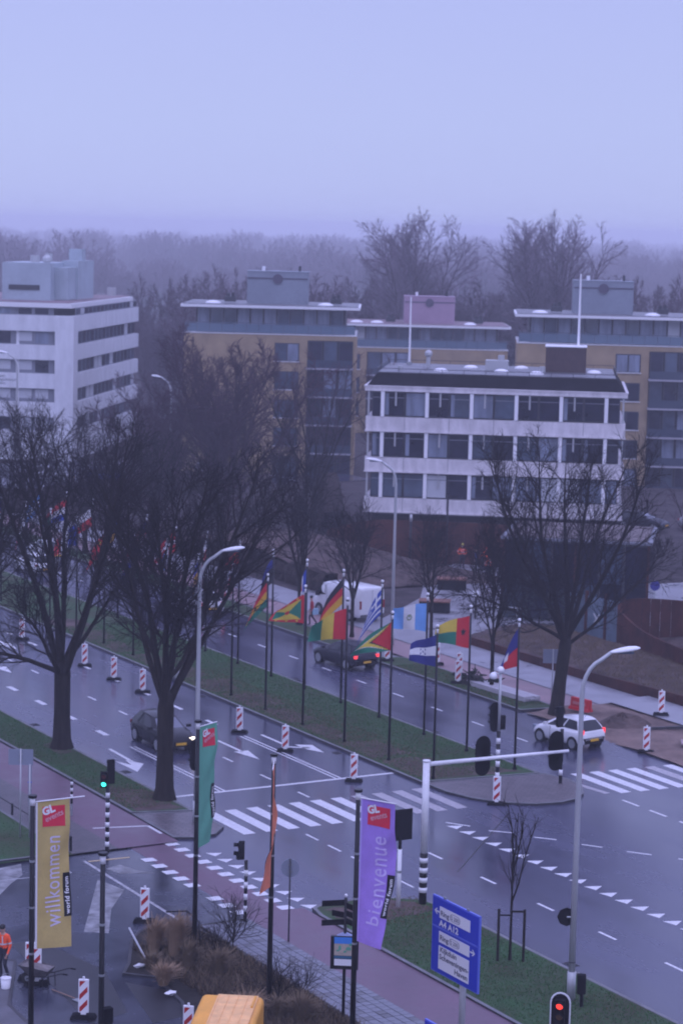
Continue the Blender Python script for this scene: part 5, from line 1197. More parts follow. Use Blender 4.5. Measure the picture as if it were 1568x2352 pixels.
# ================================================================== red and white beacons
BEACON = {}
def beacon(x, y, z, label, az=None, flip=False, lean=0):
    az = az if az is not None else math.atan2(RGT.y, RGT.x) + R(random.Random(int(x * 7 + y)).uniform(-14, 14))
    o = thing('beacon', label, 'traffic beacon', (x, y, z), az, 'red and white traffic beacons'); o.rotation_euler = (0, R(lean), az)
    if not BEACON:
        W, H, z0 = .27, 1.0, .2
        b = MB(); b.box((0, 0, z0 + H / 2), (W + .05, .07, H + .05)); p = b.build('panel', WHITEP, o); md = p.modifiers.new('bev', 'BEVEL'); md.width = .025; md.segments = 2; BEACON['p'] = p
        # diagonal stripes clipped to the panel
        def clip(poly, z_lo, z_hi):
            for lim, sg in ((z_lo, 1), (z_hi, -1)):
                out_ = []
                for k in range(len(poly)):
                    a, c = poly[k], poly[(k + 1) % len(poly)]; ia, ic = sg * (a[1] - lim) >= 0, sg * (c[1] - lim) >= 0
                    if ia: out_.append(a)
                    if ia != ic: t = (lim - a[1]) / (c[1] - a[1]); out_.append((a[0] + (c[0] - a[0]) * t, lim))
                poly = out_
                if not poly: return []
            return poly
        for side_ in (1, -1):
            st = MB()
            for k in range(-1, 4):
                zb_ = z0 + k * .40 - .02; pl2_ = clip([(-W / 2 + .015, zb_), (W / 2 - .015, zb_ + W * .95), (W / 2 - .015, zb_ + W * .95 + .17), (-W / 2 + .015, zb_ + .17)], z0 + .02, z0 + H - .03)
                if len(pl2_) > 2: st.poly([(a * side_, -.039 * side_, c) for a, c in pl2_])
            BEACON['s%d' % side_] = st.build('red_stripes', REDR, o)
        b = MB(); b.box((0, 0, .07), (.78, .36, .12), top=(.86, .8)); BEACON['b'] = b.build('base', BLACKM, o)
        b = MB(); b.cyl(0, 0, z0 + H + .02, z0 + H + .10, .035, 6); b.box((0, 0, .16), (.16, .09, .1)); BEACON['h'] = b.build('handle', WHITEP, o)
    else:
        for k in BEACON.values(): c = k.copy(); COL.objects.link(c); c.parent = o
    return o
for x, y, z, lab in ((49.25, 95.6, 0, 'beacon on the double line, left one of the middle three, right of the black car'), (49.35, 91.2, 0, 'beacon on the double line, middle of three, beside the turn arrow'), (49.35, 84.9, 0, 'beacon on the stop line'),
  (49.1, 113.7, 0, 'beacon just right of the forked trunk, leftmost of its three'), (49.0, 109.6, 0, 'beacon between the two big trunks, middle of three'), (49.0, 106.0, 0, 'beacon close left of the second big trunk'),
  (52.8, 78.9, 0, 'beacon at the kerb of the brick island'), (64.5, 84.1, .05, 'beacon on the sand right of the white hatchback'), (69.7, 89.8, .27, 'beacon on the far pavement at the right edge'),
  (26.9, 62.1, 0, 'beacon on the side road near the bottom left'), (32.6, 70.1, 0, 'beacon where the side road meets the planted bed'), (49.0, 122.5, 0, 'beacon at the far left behind the first trunk'), (49.0, 127.0, 0, 'beacon cut by the left edge'),
  (64.9, 108.3, .1, 'beacon behind the dark grey car and the green flag'), (66.9, 106.3, .1, 'beacon behind the navy and white flag'), (65.1, 101.3, .1, 'beacon left of the dark heap on the far verge'), (66.4, 103.2, .1, 'beacon a step behind the one beside the dark heap'),
  (*at(70, 2250)[:2], 0, 'beacon behind the wheelbarrow, left one of the two'), (*at(84, 2262)[:2], 0, 'beacon behind the wheelbarrow, right one of the two'), (28.7, 58.6, 0, 'beacon cut by the bottom edge beside the yellow van')):
    beacon(x, y, z, lab)

# ================================================================== vehicles
def car(label, loc, head, paint, L=4.0, W=1.72, H=1.45, name='hatchback', tail=None, lights=None, roofm=None, seed=0, small=False):
    """x forward, y left; head = world angle of the nose"""
    o = thing(name, label, 'car', loc, head); hw = W / 2
    wr = .325 if not small else .29
    fr, re = .305 * L, -.315 * L
    # body loft
    st = [(-.5, .50, .60, .74), (-.492, .36, .86, .88), (-.47, .30, .93, .95), (-.40, .24, .97, .99), (-.22, .22, .975, 1.0), (0, .21, .965, 1.0), (.18, .22, .955, 1.0), (.27, .23, .915, .995), (.36, .24, .84, .97), (.43, .26, .75, .91), (.475, .29, .66, .82), (.495, .36, .57, .70), (.5, .42, .52, .62)]
    if small: st = [(a_, b_, (c_ if a_ < .2 else c_ - .06 * (a_ - .2) / .3), d_) for a_, b_, c_, d_ in st]
    hs = H / 1.45; b = MB(); n = 14; ringn = None
    for (fx, zl, zt, wf) in st:
        zt *= hs; w_ = hw * wf; pts = [(0, zt + .025), (.55 * w_, zt + .015), (.84 * w_, zt - .02), (.95 * w_, zt - .09), (w_, zt - .20 * hs), (1.0 * w_, (zt + zl) * .5), (.985 * w_, zl + .12), (.90 * w_, zl)]
        ring = [(fx * L, y, z) for y, z in pts] + [(fx * L, 0, zl)] + [(fx * L, -y, z) for y, z in pts[::-1][:-1]]
        ringn = len(ring); b.v += ring
    for k in range(len(st) - 1):
        for j in range(ringn): b.f.append((k * ringn + j, (k + 1) * ringn + j, (k + 1) * ringn + (j + 1) % ringn, k * ringn + (j + 1) % ringn)); b.m.append(0)
    b.f.append(tuple(range(ringn))); b.m.append(0); b.f.append(tuple((len(st) - 1) * ringn + j for j in range(ringn))[::-1]); b.m.append(0)
    body = b.build('body', paint, o, True)
    # greenhouse
    zb, zr = .93 * hs, H; xr0, xr1, xf1, xf0 = -.478 * L, -.36 * L, .02 * L, .29 * L
    if small: xr0, xr1, xf1, xf0 = -.487 * L, -.36 * L, .03 * L, .36 * L
    wb_, wt = hw * .94, hw * .66
    def side_pt(u, v, s):    # u 0 rear .. 1 front along side, v 0 belt .. 1 roof
        xb = xr0 + (xf0 - xr0) * u; xt = xr1 + (xf1 - xr1) * u; zt_ = zr - .035 - .10 * (u - .45) ** 2 * 4 * .7
        vv = v; x = xb + (xt - xb) * vv; wd = (wb_ + (wt - wb_) * vv ** 1.15) * (1 - .06 * abs(2 * u - 1) ** 3); zq = zb - .06 - max(0, u - .6) * .35; return Vector((x, s * wd, zq + (zt_ - zq) * vv))
    cb = MB(); U = 10
    for s in (1, -1): cb.grid(lambda a, c: side_pt(a, c, s), U, 3)
    def roof_pt(u, w_): 
        p = side_pt(u, 1, 1); y = p.y * w_; return Vector((p.x, y, p.z + .045 * (1 - w_ * w_)))
    cb.grid(lambda a, c: roof_pt(a, 2 * c - 1), U, 6)
    def end_pt(u, v, w_):
        p = side_pt(u, v, 1); bow = (.10 if u > .5 else -.06) * (1 - w_ * w_) * L / 4; return Vector((p.x + bow * (1 - v * .7), p.y * w_, p.z + (.045 * (1 - w_ * w_)) * v))
    for u in (0, 1): cb.grid(lambda a, c: end_pt(u, a, 2 * c - 1), 3, 6)
    cab = cb.build('cabin', roofm or paint, o, True)
    def glass(nm, fn, m=CARGLASS, nu=4, nv=2): q = MB(); q.grid(fn, nu, nv); return q.build(nm, m, o, True)
    for s in (1, -1):
        for (ua, ub) in ((.10, .44), (.48, .90)):
            def fn(a, c, s=s, ua=ua, ub=ub):
                u = ua + (ub - ua) * a; v = .16 + .72 * c; p = side_pt(u, v, s)
                if ub > .8: p = side_pt(ua + (ub - ua - .04 * (1)) * a - .0, v, s)
                return p + Vector((0, s * .012, .004))
            glass('side_window', fn)
    glass('windscreen', lambda a, c: end_pt(1, .10 + .82 * a, (2 * c - 1) * .90) + Vector((.014, 0, .010)), WSCREEN, nv=6)
    glass('rear_window', lambda a, c: end_pt(0, .12 + .78 * a, (2 * c - 1) * .88) + Vector((-.014, 0, .008)), nv=6)
    # wheels
    for x in (fr, re):
        for s in (1, -1):
            a = MB(); a.tube([(x, s * (hw - .26), wr), (x, s * (hw + .004), wr)], wr + .055, 20); a.build('wheel_arch', BLACKM, o)
            a = MB(); a.tube([(x, s * (hw - .19), wr), (x, s * (hw - .03), wr), (x, s * (hw + .012), wr)], [wr, wr, wr - .03], 22); wh = a.build('wheel', TYRE, o, False)
            a = MB(); a.tube([(x, s * (hw + .008), wr), (x, s * (hw + .020), wr)], wr * .72, 18); a.build('rim', RIM, wh)
    # lights, bumper, plates, mirrors
    for s in (1, -1):
        a = MB(); a.box((.458 * L, s * hw * .66, .62 * hs), (.20, .30, .13), -s * R(32)); a.build('headlight', (HEADL if lights == 'front' else GLASSL), o)
        if small: a = MB(); a.box((-.475 * L, s * hw * .83, .86 * hs), (.10, .12, .26), 0); a.build('tail_light', tail or TAILO, o)
        else: a = MB(); a.box((-.478 * L, s * hw * .74, .80 * hs), (.13, .36, .15), s * R(18)); a.build('tail_light', tail or TAILO, o)
        a = MB(); a.box((.17 * L, s * (hw + .09), .98 * hs), (.13, .20, .13)); a.build('mirror', paint, o)
        a = MB(); a.box((-.02 * L, s * (hw + .003), .74 * hs), (.16, .02, .03)); a.build('door_handle', paint, o)
        a = MB(); a.box((.11 * L, s * (hw - .003), .56 * hs), (.012, .02, .60 * hs)); a.box((-.13 * L, s * (hw - .003), .56 * hs), (.012, .02, .60 * hs)); a.build('door_seam', BLACKM, o)
    a = MB(); a.box((.492 * L, 0, .38), (.06, W * .55, .13)); a.build('grille', BLACKM, o); a = MB(); a.box((-.494 * L, 0, .42), (.06, W * .74, .16)); a.build('bumper_strip', BLACKM, o)
    a = MB(); a.box((.505 * L, 0, .46), (.03, .50, .11)); a.build('number_plate', PLATE, o); a = MB(); a.box((-.506 * L, 0, .50 * hs), (.03, .50, .11)); a.build('number_plate', PLATE, o)
    a = MB(); a.tube([(-.30 * L, 0, H - .02), (-.34 * L, 0, H + .16)], .008, 4); a.build('aerial', BLACKM, o)
    return o
CBLACK = mat('black_car_paint', (0.003, 0.003, 0.006), .22, spec=.25); CGREY = mat('dark_grey_car_paint', (0.010, 0.010, 0.020), .35, spec=.3); CWHITE = mat('white_car_paint', (0.72, 0.72, 0.73), .25, coat=.8)
car('black hatchback with a lit headlight driving towards the junction', (44.85, 94.7, 0), R(-91.5), CBLACK, 4.05, 1.75, 1.46, lights='front')
car('dark grey hatchback with lit tail lights driving away behind the flagpoles', (62.35, 108.6, 0), R(97), CGREY, 4.1, 1.75, 1.47, tail=TAILR)
car('small white hatchback with red tail lights driving away by the right zebra crossing', (62.4, 87.4, 0), R(99), CWHITE, 3.5, 1.64, 1.46, tail=TAILR, small=True)
car('white car with red tail lights driving away behind the grey lamp post', (62.6, 127.5, 0), R(90), CWHITE, 4.2, 1.78, 1.5, tail=TAILR)
car('white car on the far carriageway seen through the left tree', (59.3, 146, 0), R(90), CWHITE, 4.2, 1.75, 1.5, tail=TAILO)
car('white car furthest away on the far carriageway', (62.6, 152, 0), R(90), CWHITE, 4.2, 1.75, 1.5, tail=TAILO)
for k, (x, y, a, m, lab) in enumerate([(82, 198, -35, mat('silver_car_paint', (0.35, 0.36, 0.38), .25, coat=.8, metal=.3), 'silver car parked before the white office'), (86.5, 195, -35, mat('blue_car_paint', (0.03, 0.08, 0.35), .25, coat=.8), 'blue car parked before the white office'),
      (99.5, 199, -35, MC['silver_car_paint'], 'silver car parked between white office and dense tree'), (114.5, 151, -60, CGREY, 'dark car parked behind the office at the right edge'), (119, 148.5, -60, MC['silver_car_paint'], 'silver car parked behind the office at the right edge')]):
    car(lab, (x, y, .02), R(a), m, 4.2, 1.75, 1.48)
# white van
def van():
    o = thing('white_van', 'white panel van parked on the far pavement behind the slim tree', 'van', (70.3, 122.3, .06), R(98)); L_, W, H = 5.0, 1.98, 2.15; hw = W / 2
    st = [(-.5, .45, 1.95, .90), (-.495, .33, 2.10, .97), (-.46, .30, 2.15, 1), (0, .28, 2.15, 1), (.20, .28, 2.12, 1), (.26, .28, 2.04, 1), (.38, .3, 1.28, .99), (.46, .3, 1.12, .95), (.492, .34, .95, .86), (.5, .45, .8, .75)]; b = MB()
    for (fx, zl, zt, wf) in st:
        w_ = hw * wf; pts = [(0, zt + .03), (.6 * w_ * .93, zt + .02), (.87 * w_ * .95, zt - .02), (.93 * w_, zt - .12), (.97 * w_, zt - .45 * (zt - .3) * .8), (w_, (zt + zl) * .45), (.985 * w_, zl + .12), (.92 * w_, zl)]
        ring = [(fx * L_, y, z) for y, z in pts] + [(fx * L_, 0, zl)] + [(fx * L_, -y, z) for y, z in pts[::-1][:-1]]; n = len(ring); b.v += ring
    for k in range(len(st) - 1):
        for j in range(n): b.f.append((k * n + j, (k + 1) * n + j, (k + 1) * n + (j + 1) % n, k * n + (j + 1) % n)); b.m.append(0)
    b.f.append(tuple(range(n))); b.m.append(0); b.f.append(tuple((len(st) - 1) * n + j for j in range(n))[::-1]); b.m.append(0)
    b.build('body', CWHITE, o, True)
    for s in (1, -1):
        a = MB(); a.quad(*[(x, s * y, z) for x, y, z in ((.19 * L_, hw * .985, 1.30), (.36 * L_, hw * .985, 1.26), (.275 * L_, hw * .92, 1.88), (.19 * L_, hw * .94, 1.92))]); a.build('side_window', CARGLASS, o)
        a = MB(); a.box((.31 * L_, s * (hw + .13), 1.35), (.12, .24, .3)); a.build('mirror', BLACKM, o)
        a = MB(); a.box((-.497 * L_, s * hw * .9, 1.1), (.06, .12, .5)); a.build('tail_light', TAILO, o)
        a = MB(); a.box((.16 * L_, s * (hw + .002), 1.15), (.015, .015, 1.6)); a.box((-.10 * L_, s * (hw + .002), 1.15), (.015, .015, 1.6)); a.build('door_seam', FRAMEG, o)
        for x in (.31 * L_, -.30 * L_):
            a = MB(); a.tube([(x, s * (hw - .3), .34), (x, s * (hw + .006), .34)], .40, 18); a.build('wheel_arch', BLACKM, o); a = MB(); a.tube([(x, s * (hw - .2), .34), (x, s * (hw + .016), .34)], .34, 20); wh = a.build('wheel', TYRE, o); a = MB(); a.tube([(x, s * (hw + .01), .34), (x, s * (hw + .026), .34)], .2, 14); a.build('rim', RIM, wh)
    a = MB(); a.quad((.375 * L_, -.82, 1.36), (.375 * L_, .82, 1.36), (.275 * L_, .72, 2.00), (.275 * L_, -.72, 2.00)); a.build('windscreen', CARGLASS, o)
    a = MB(); a.box((-.503 * L_, 0, .62), (.03, .5, .12)); a.build('number_plate', PLATE, o); a = MB(); a.box((-.502 * L_, 0, 1.2), (.012, .015, 1.6)); a.build('door_seam', FRAMEG, o); a = MB(); a.box((-.50 * L_, 0, .42), (.1, W * .9, .16)); a.build('bumper', mat('grey_plastic', (0.08, 0.08, 0.09), .6), o)
van()
# yellow van under the camera
def yellow_van():
    a0, a1 = at(470, 2264, 2.6), at(603, 2272, 2.6); d = Vector((a1.x - a0.x, a1.y - a0.y, 0)); W = d.length + .12; c = (a0 + a1) / 2; f = Vector((-d.y, d.x, 0)).normalized()
    h = math.atan2(f.y, f.x) + R(1.5); L_ = 5.4; ctr = c - Vector((math.cos(h), math.sin(h), 0)) * L_ / 2
    o = thing('yellow_van', 'yellow van at the bottom edge, only its ribbed roof in view', 'van', (ctr.x, ctr.y, 0), h); hw = W / 2
    Y = mat('yellow_van_paint', (0.80, 0.36, 0.03), .45, nz=(1.2, .08)); Y2 = mat('sky_paled_van_roof', (0.84, 0.47, 0.17), .5, nz=(2.5, .12), bump=(30, .1, .004))  # roof paler than the body: sky reflection put into its colour
    b = MB(); b.box((0, 0, 1.35), (L_, W, 2.1)); ob = b.build('body', Y, o); md = ob.modifiers.new('bev', 'BEVEL'); md.width = .16; md.segments = 4
    b = MB(); b.box((.05, -.16, 2.415), (L_ - .35, W - .62, .05)); ob = b.build('roof', Y2, o); md = ob.modifiers.new('bev', 'BEVEL'); md.width = .02; md.segments = 2
    for k in range(5): b = MB(); b.box((.05, -.72 + .27 * k, 2.445), (L_ - .5, .025, .03)); b.build('roof_rib', Y2, o)
    b = MB(); b.box((L_ / 2 - .7, -hw + .22, 2.45), (.9, .06, .05)); b.build('roof_strip', Y, o)
    b = MB(); b.box((L_ / 2 - .012, 0, 1.7), (.06, W - .5, .7)); b.build('rear_window', CARGLASS, o)
    for s in (1, -1):
        b = MB(); b.box((L_ / 2 - .01, s * (hw - .14), 1.1), (.05, .12, .4)); b.build('tail_light', TAILO, o)
        for x in (-1.7, 1.6): b = MB(); b.tube([(x, s * (hw - .22), .35), (x, s * (hw + .01), .35)], .35, 18); wh = b.build('wheel', TYRE, o); b = MB(); b.tube([(x, s * hw, .35), (x, s * (hw + .02), .35)], .2, 12); b.build('rim', RIM, wh)
    b = MB(); b.box((L_ / 2, 0, .5), (.12, W - .1, .2)); b.build('bumper', BLACKM, o)
yellow_van()

# ================================================================== people
def person(label, loc, az, pose, cloth, name='person', H=1.78, helmet=None, hair=HAIR):
    """one continuous skinned figure facing local +x; pose: dict of joint offsets"""
    s = H / 1.78; J = dict(pel=(0, 0, .95), sp=(.02, 0, 1.15), ch=(.03, 0, 1.36), nk=(.04, 0, 1.50), hb=(.06, 0, 1.585), ht=(.075, 0, 1.70),
      hipL=(0, .10, .91), kL=(.03, .11, .50), aL=(-.02, .11, .09), tL=(.13, .12, .045), hipR=(0, -.10, .91), kR=(.03, -.11, .50), aR=(-.02, -.11, .09), tR=(.13, -.12, .045),
      shL=(.02, .19, 1.42), eL=(-.02, .25, 1.14), wL=(.10, .24, .91), shR=(.02, -.19, 1.42), eR=(-.02, -.25, 1.14), wR=(.10, -.24, .91))
    J.update(pose); rad = dict(pel=.145, sp=.14, ch=.155, nk=.06, hb=.082, ht=.085, hipL=.10, kL=.062, aL=.048, tL=.042, hipR=.10, kR=.062, aR=.048, tR=.042, shL=.07, eL=.05, wL=.033, shR=.07, eR=.05, wR=.033)
    names = list(J); V = [tuple(c * s for c in J[k]) for k in names]; RR = [rad[k] for k in names]; ix = {k: i for i, k in enumerate(names)}
    E_ = [('pel', 'sp'), ('sp', 'ch'), ('ch', 'nk'), ('nk', 'hb'), ('hb', 'ht'), ('pel', 'hipL'), ('hipL', 'kL'), ('kL', 'aL'), ('aL', 'tL'), ('pel', 'hipR'), ('hipR', 'kR'), ('kR', 'aR'), ('aR', 'tR'), ('ch', 'shL'), ('shL', 'eL'), ('eL', 'wL'), ('ch', 'shR'), ('shR', 'eR'), ('eR', 'wR')]
    E_ = [(ix[a], ix[c]) for a, c in E_]; part = {i: k for k, i in ix.items()}
    for sd_ in ('L', 'R'):      # hands: palm, four fingers and a thumb
        w_ = Vector(V[ix['w' + sd_]]); dd = (w_ - Vector(V[ix['e' + sd_]])).normalized(); sgn = 1 if sd_ == 'L' else -1; side_v = Vector((1, 0, 0)) - dd * dd.x; side_v.normalize(); cv = Vector((0, -sgn, 0))
        pm = w_ + dd * .07; V.append(tuple(pm)); RR.append(.032); ip = len(V) - 1; E_.append((ix['w' + sd_], ip)); part[ip] = 'hand'
        for k, ln in enumerate((.075, .085, .08, .06)):
            b0 = pm + dd * .03 + side_v * (.03 - .02 * k); b1 = b0 + dd * ln * .5 + cv * .012; b2_ = b1 + dd * ln * .4 + cv * .03; prev = ip
            for q in (b0, b1, b2_): V.append(tuple(q)); RR.append(.0095); part[len(V) - 1] = 'hand'; E_.append((prev, len(V) - 1)); prev = len(V) - 1
        th = pm - dd * .02 + side_v * .035; th2 = th + dd * .045 + side_v * .02
        prev = ip
        for q in (th, th2): V.append(tuple(q)); RR.append(.0105); part[len(V) - 1] = 'hand'; E_.append((prev, len(V) - 1)); prev = len(V) - 1
    me = bpy.data.meshes.new('tmp'); me.from_pydata(V, E_, []); tmp = bpy.data.objects.new('tmp', me); COL.objects.link(tmp)
    md = tmp.modifiers.new('skin', 'SKIN'); sv = me.skin_vertices[0].data if me.skin_vertices else None
    if sv is None:
        bpy.context.view_layer.objects.active = tmp; me.update(); sv = me.skin_vertices[0].data
    for i, r in enumerate(RR): sv[i].radius = (r * s, r * s); sv[i].use_root = (i == 0)
    ms = tmp.modifiers.new('sub', 'SUBSURF'); ms.levels = 2; ms.render_levels = 2
    dg = bpy.context.evaluated_depsgraph_get(); m2 = bpy.data.meshes.new_from_object(tmp.evaluated_get(dg)); bpy.data.objects.remove(tmp)
    # materials by nearest joint
    o = thing(name, label, 'person', loc, az)
    mats = [SKIN, cloth['top'], cloth['legs'], BLACKM]; m2.materials.clear()
    for q in mats: m2.materials.append(q)
    kind = {'pel': 2, 'sp': 1, 'ch': 1, 'nk': 0, 'hb': 0, 'ht': 0, 'hipL': 2, 'kL': 2, 'aL': 2, 'tL': 3, 'hipR': 2, 'kR': 2, 'aR': 2, 'tR': 3, 'shL': 1, 'eL': 1, 'wL': 1, 'shR': 1, 'eR': 1, 'wR': 1, 'hand': 0}
    A = np.array(V)
    for p in m2.polygons: c = np.array(p.center); p.material_index = kind[part[int(np.argmin(((A - c) ** 2).sum(1) / (np.array(RR) ** .8)))]]; p.use_smooth = True
    body = bpy.data.objects.new('body', m2); COL.objects.link(body); body.parent = o
    h = Vector(V[ix['ht']]); hb = Vector(V[ix['hb']])
    b = MB(); b.ball(tuple(h + Vector((-.012, 0, .035))), .098, 14, sc=(1.08, .92, .9)); b.build('helmet' if helmet else 'hair', helmet or hair, o, True)
    for sg in (1, -1): b = MB(); b.ball(tuple(hb + Vector((.082, sg * .03, .075))), .011, 6); b.build('eye', BLACK, o); b = MB(); b.ball(tuple(hb + Vector((.0, sg * .088, .06))), .022, 6, sc=(1, .5, 1.3)); b.build('ear', SKIN, o)
    b = MB(); b.ball(tuple(hb + Vector((.10, 0, .045))), .015, 6, sc=(1.2, .8, 1.2)); b.build('nose', SKIN, o); b = MB(); b.box(tuple(hb + Vector((.083, 0, .0))), (.012, .045, .008)); b.build('mouth', solid('lips', (0.3, 0.1, 0.09)), o)
    if cloth.get('bands'):
        ch, spn = Vector(V[ix['ch']]), Vector(V[ix['sp']])
        for c_, r_b in ((spn + (ch - spn) * .15, .162),):
            b = MB(); n = 18; ax = (ch - spn).normalized(); b.tube([c_ - ax * .025, c_ + ax * .025], r_b, n, cap=False); b.build('reflective_band', REFL, o, True)
        for sg, e1, e2 in ((1, 'shL', 'eL'), (-1, 'shR', 'eR')):
            p, q = Vector(V[ix[e1]]), Vector(V[ix[e2]]); m_ = p + (q - p) * .75; dx = (q - p).normalized(); b = MB(); b.tube([m_ - dx * .025, m_ + dx * .025], .066, 12, cap=False); b.build('reflective_band', REFL, o, True)
            b = MB(); b.tube([ch + Vector((.13, sg * .07, .08)), spn + Vector((.145, sg * .08, .0))], .02, 6); b.build('reflective_band', REFL, o); b = MB(); b.tube([ch + Vector((-.13, sg * .07, .08)), spn + Vector((-.14, sg * .08, .0))], .02, 6); b.build('reflective_band', REFL, o)
    return o
hv = dict(top=ORANGE, legs=NAVY, bands=True)
azback = math.atan2(FWD.y, FWD.x)
wk = at(9, 2248)
person('worker in orange jacket and dark trousers standing at the left edge, holding a white bucket', (wk.x, wk.y, 0), azback + R(150), dict(kL=(.10, .12, .52), aL=(-.05, .15, .10), tL=(.10, .17, .045), wR=(.12, -.28, .88), ht=(.11, .02, 1.69)), hv)
p_ = at(1060, 1307); person('worker in orange jacket and yellow helmet standing with arms bent before the rust red wall', (p_.x, p_.y, .05), azback + R(180), dict(eL=(-.05, .34, 1.18), wL=(.14, .22, 1.05), eR=(-.05, -.34, 1.18), wR=(.14, -.22, 1.05)), hv, helmet=solid('yellow_helmet', (0.7, 0.6, 0.12)))
p_ = at(1106, 1312); person('worker in orange jacket bending forward beside the dark pavilion', (p_.x, p_.y, .05), azback - R(100), dict(ch=(.16, 0, 1.30), nk=(.22, 0, 1.42), hb=(.27, 0, 1.49), ht=(.32, 0, 1.58), shL=(.16, .19, 1.36), shR=(.16, -.19, 1.36), eL=(.25, .24, 1.12), eR=(.25, -.24, 1.12), wL=(.4, .18, .98), wR=(.4, -.18, .98)), hv, helmet=solid('red_helmet', (0.6, 0.05, 0.03)))
p_ = at(1118, 1322); person('crouching worker in orange jacket nearest the pavilion glass', (p_.x, p_.y, .05), azback - R(120), dict(pel=(-.12, 0, .55), sp=(-.06, 0, .74), ch=(.08, 0, .95), nk=(.15, 0, 1.07), hb=(.2, 0, 1.14), ht=(.25, 0, 1.24), hipL=(-.12, .1, .52), hipR=(-.12, -.1, .52), kL=(.28, .16, .52), kR=(.22, -.16, .40), shL=(.08, .19, 1.0), shR=(.08, -.19, 1.0), eL=(.25, .24, .8), eR=(.25, -.24, .8), wL=(.42, .18, .66), wR=(.42, -.18, .66)), hv, helmet=solid('blue_helmet', (0.02, 0.04, 0.3)))
p_ = at(1092, 1316); person('person in dark blue jacket standing left of the bending worker', (p_.x, p_.y, .05), azback + R(90), {}, dict(top=solid('dark_blue_jacket', (0.02, 0.03, 0.12)), legs=NAVY))
p_ = at(716, 1440); pw = person('pedestrian in a red top with a pale blue bag walking behind the starred flag', (p_.x, p_.y, .1), azback + R(100), dict(kL=(.18, .1, .53), aL=(.14, .1, .12), tL=(.28, .1, .07), kR=(-.02, -.1, .52), aR=(-.30, -.1, .14), tR=(-.18, -.1, .05)), dict(top=solid('red_coat', (0.35, 0.02, 0.03)), legs=NAVY))
bg_ = MB(); bg_.box((p_.x + .1, p_.y - .25, .98), (.34, .2, .36), R(20)); bo_ = bg_.build('bag', solid('pale_blue_bag', (0.30, 0.48, 0.6))); tag(bo_, 'pale blue bag carried by the pedestrian in red', 'bag')
# bucket and wheelbarrow
bk_ = at(14, 2272); o = thing('bucket', 'white plastic bucket beside the worker at the left edge', 'bucket', (bk_.x, bk_.y, 0)); b = MB(); b.tube([(0, 0, 0), (0, 0, .02), (0, 0, .36)], [.13, .135, .165], 18, cap=True); b.build('tub', WHITEP, o, True)
b = MB(); b.tube([(.17 * math.cos(a), 0, .34 + .17 * math.sin(a)) for a in [math.pi * k / 10 for k in range(11)]], .006, 5); b.build('handle', GALV, o); b = MB(); b.cyl(0, 0, .35, .375, .175, 18); b.build('rim', WHITEP, o)
def wheelbarrow():
    c = at(90, 2262); w_ = at(66, 2262); o = thing('wheelbarrow', 'grey wheelbarrow full of sand standing behind the yellow banner pole', 'wheelbarrow', (w_.x, w_.y, 0), math.atan2(RGT.y, RGT.x) - R(18))
    b = MB(); b.v = [(.05, -.22, .42), (.62, -.20, .36), (.62, .20, .36), (.05, .22, .42), (-.22, -.34, .72), (.80, -.32, .62), (.80, .32, .62), (-.22, .34, .72)]
    b.f = [(0, 3, 2, 1), (0, 1, 5, 4), (1, 2, 6, 5), (2, 3, 7, 6), (3, 0, 4, 7)]; b.m = [0] * 5; t = b.build('tray', mat('scratched_steel', (0.12, 0.11, 0.11), .5, metal=.4, nz=(5, .3)), o); sm = t.modifiers.new('s', 'SOLIDIFY'); sm.thickness = .012
    rr_ = random.Random(3); b = MB(); b.grid(lambda u, v: (-.17 + .92 * u, -.29 + .58 * v, .66 - .07 * u + .10 * math.sin(math.pi * u) * math.sin(math.pi * v) + rr_.uniform(0, .02)), 10, 8); b.build('load', mat('barrow_sand', (0.17, 0.15, 0.14), .9, nz=(4, .3)), o, True)
    b = MB(); b.tube([(-.02, -.05, .22), (-.02, .05, .22)], .22, 18); wh = b.build('wheel', TYRE, o); b = MB(); b.tube([(-.02, -.06, .22), (-.02, .06, .22)], .09, 10); b.build('hub', GALV, wh)
    for s in (1, -1): b = MB(); b.tube([(-.02, s * .10, .22), (.3, s * .2, .36), (.75, s * .27, .42), (1.25, s * .30, .60), (1.45, s * .30, .60)], .018, 6); b.build('handle', BLACK, o); b = MB(); b.tube([(.55, s * .22, .40), (.62, s * .24, .0), (.80, s * .26, .0), (.78, s * .26, .42)], .016, 6); b.build('leg', BLACK, o); b = MB(); b.tube([(1.32, s * .30, .60), (1.47, s * .30, .60)], .026, 8); b.build('grip', BLACKM, o)
wheelbarrow()
sh = at(120, 2275); o = thing('spade', 'spade lying behind the wheelbarrow handles', 'spade', (sh.x, sh.y, 0), R(-75)); b = MB(); b.tube([(0, 0, .03), (1.15, 0, .05)], .018, 6); b.build('shaft', mat('wood_shaft', (0.25, 0.15, 0.1), .7), o); b = MB(); b.box((1.3, 0, .03), (.3, .22, .012)); b.build('blade', GALV, o)

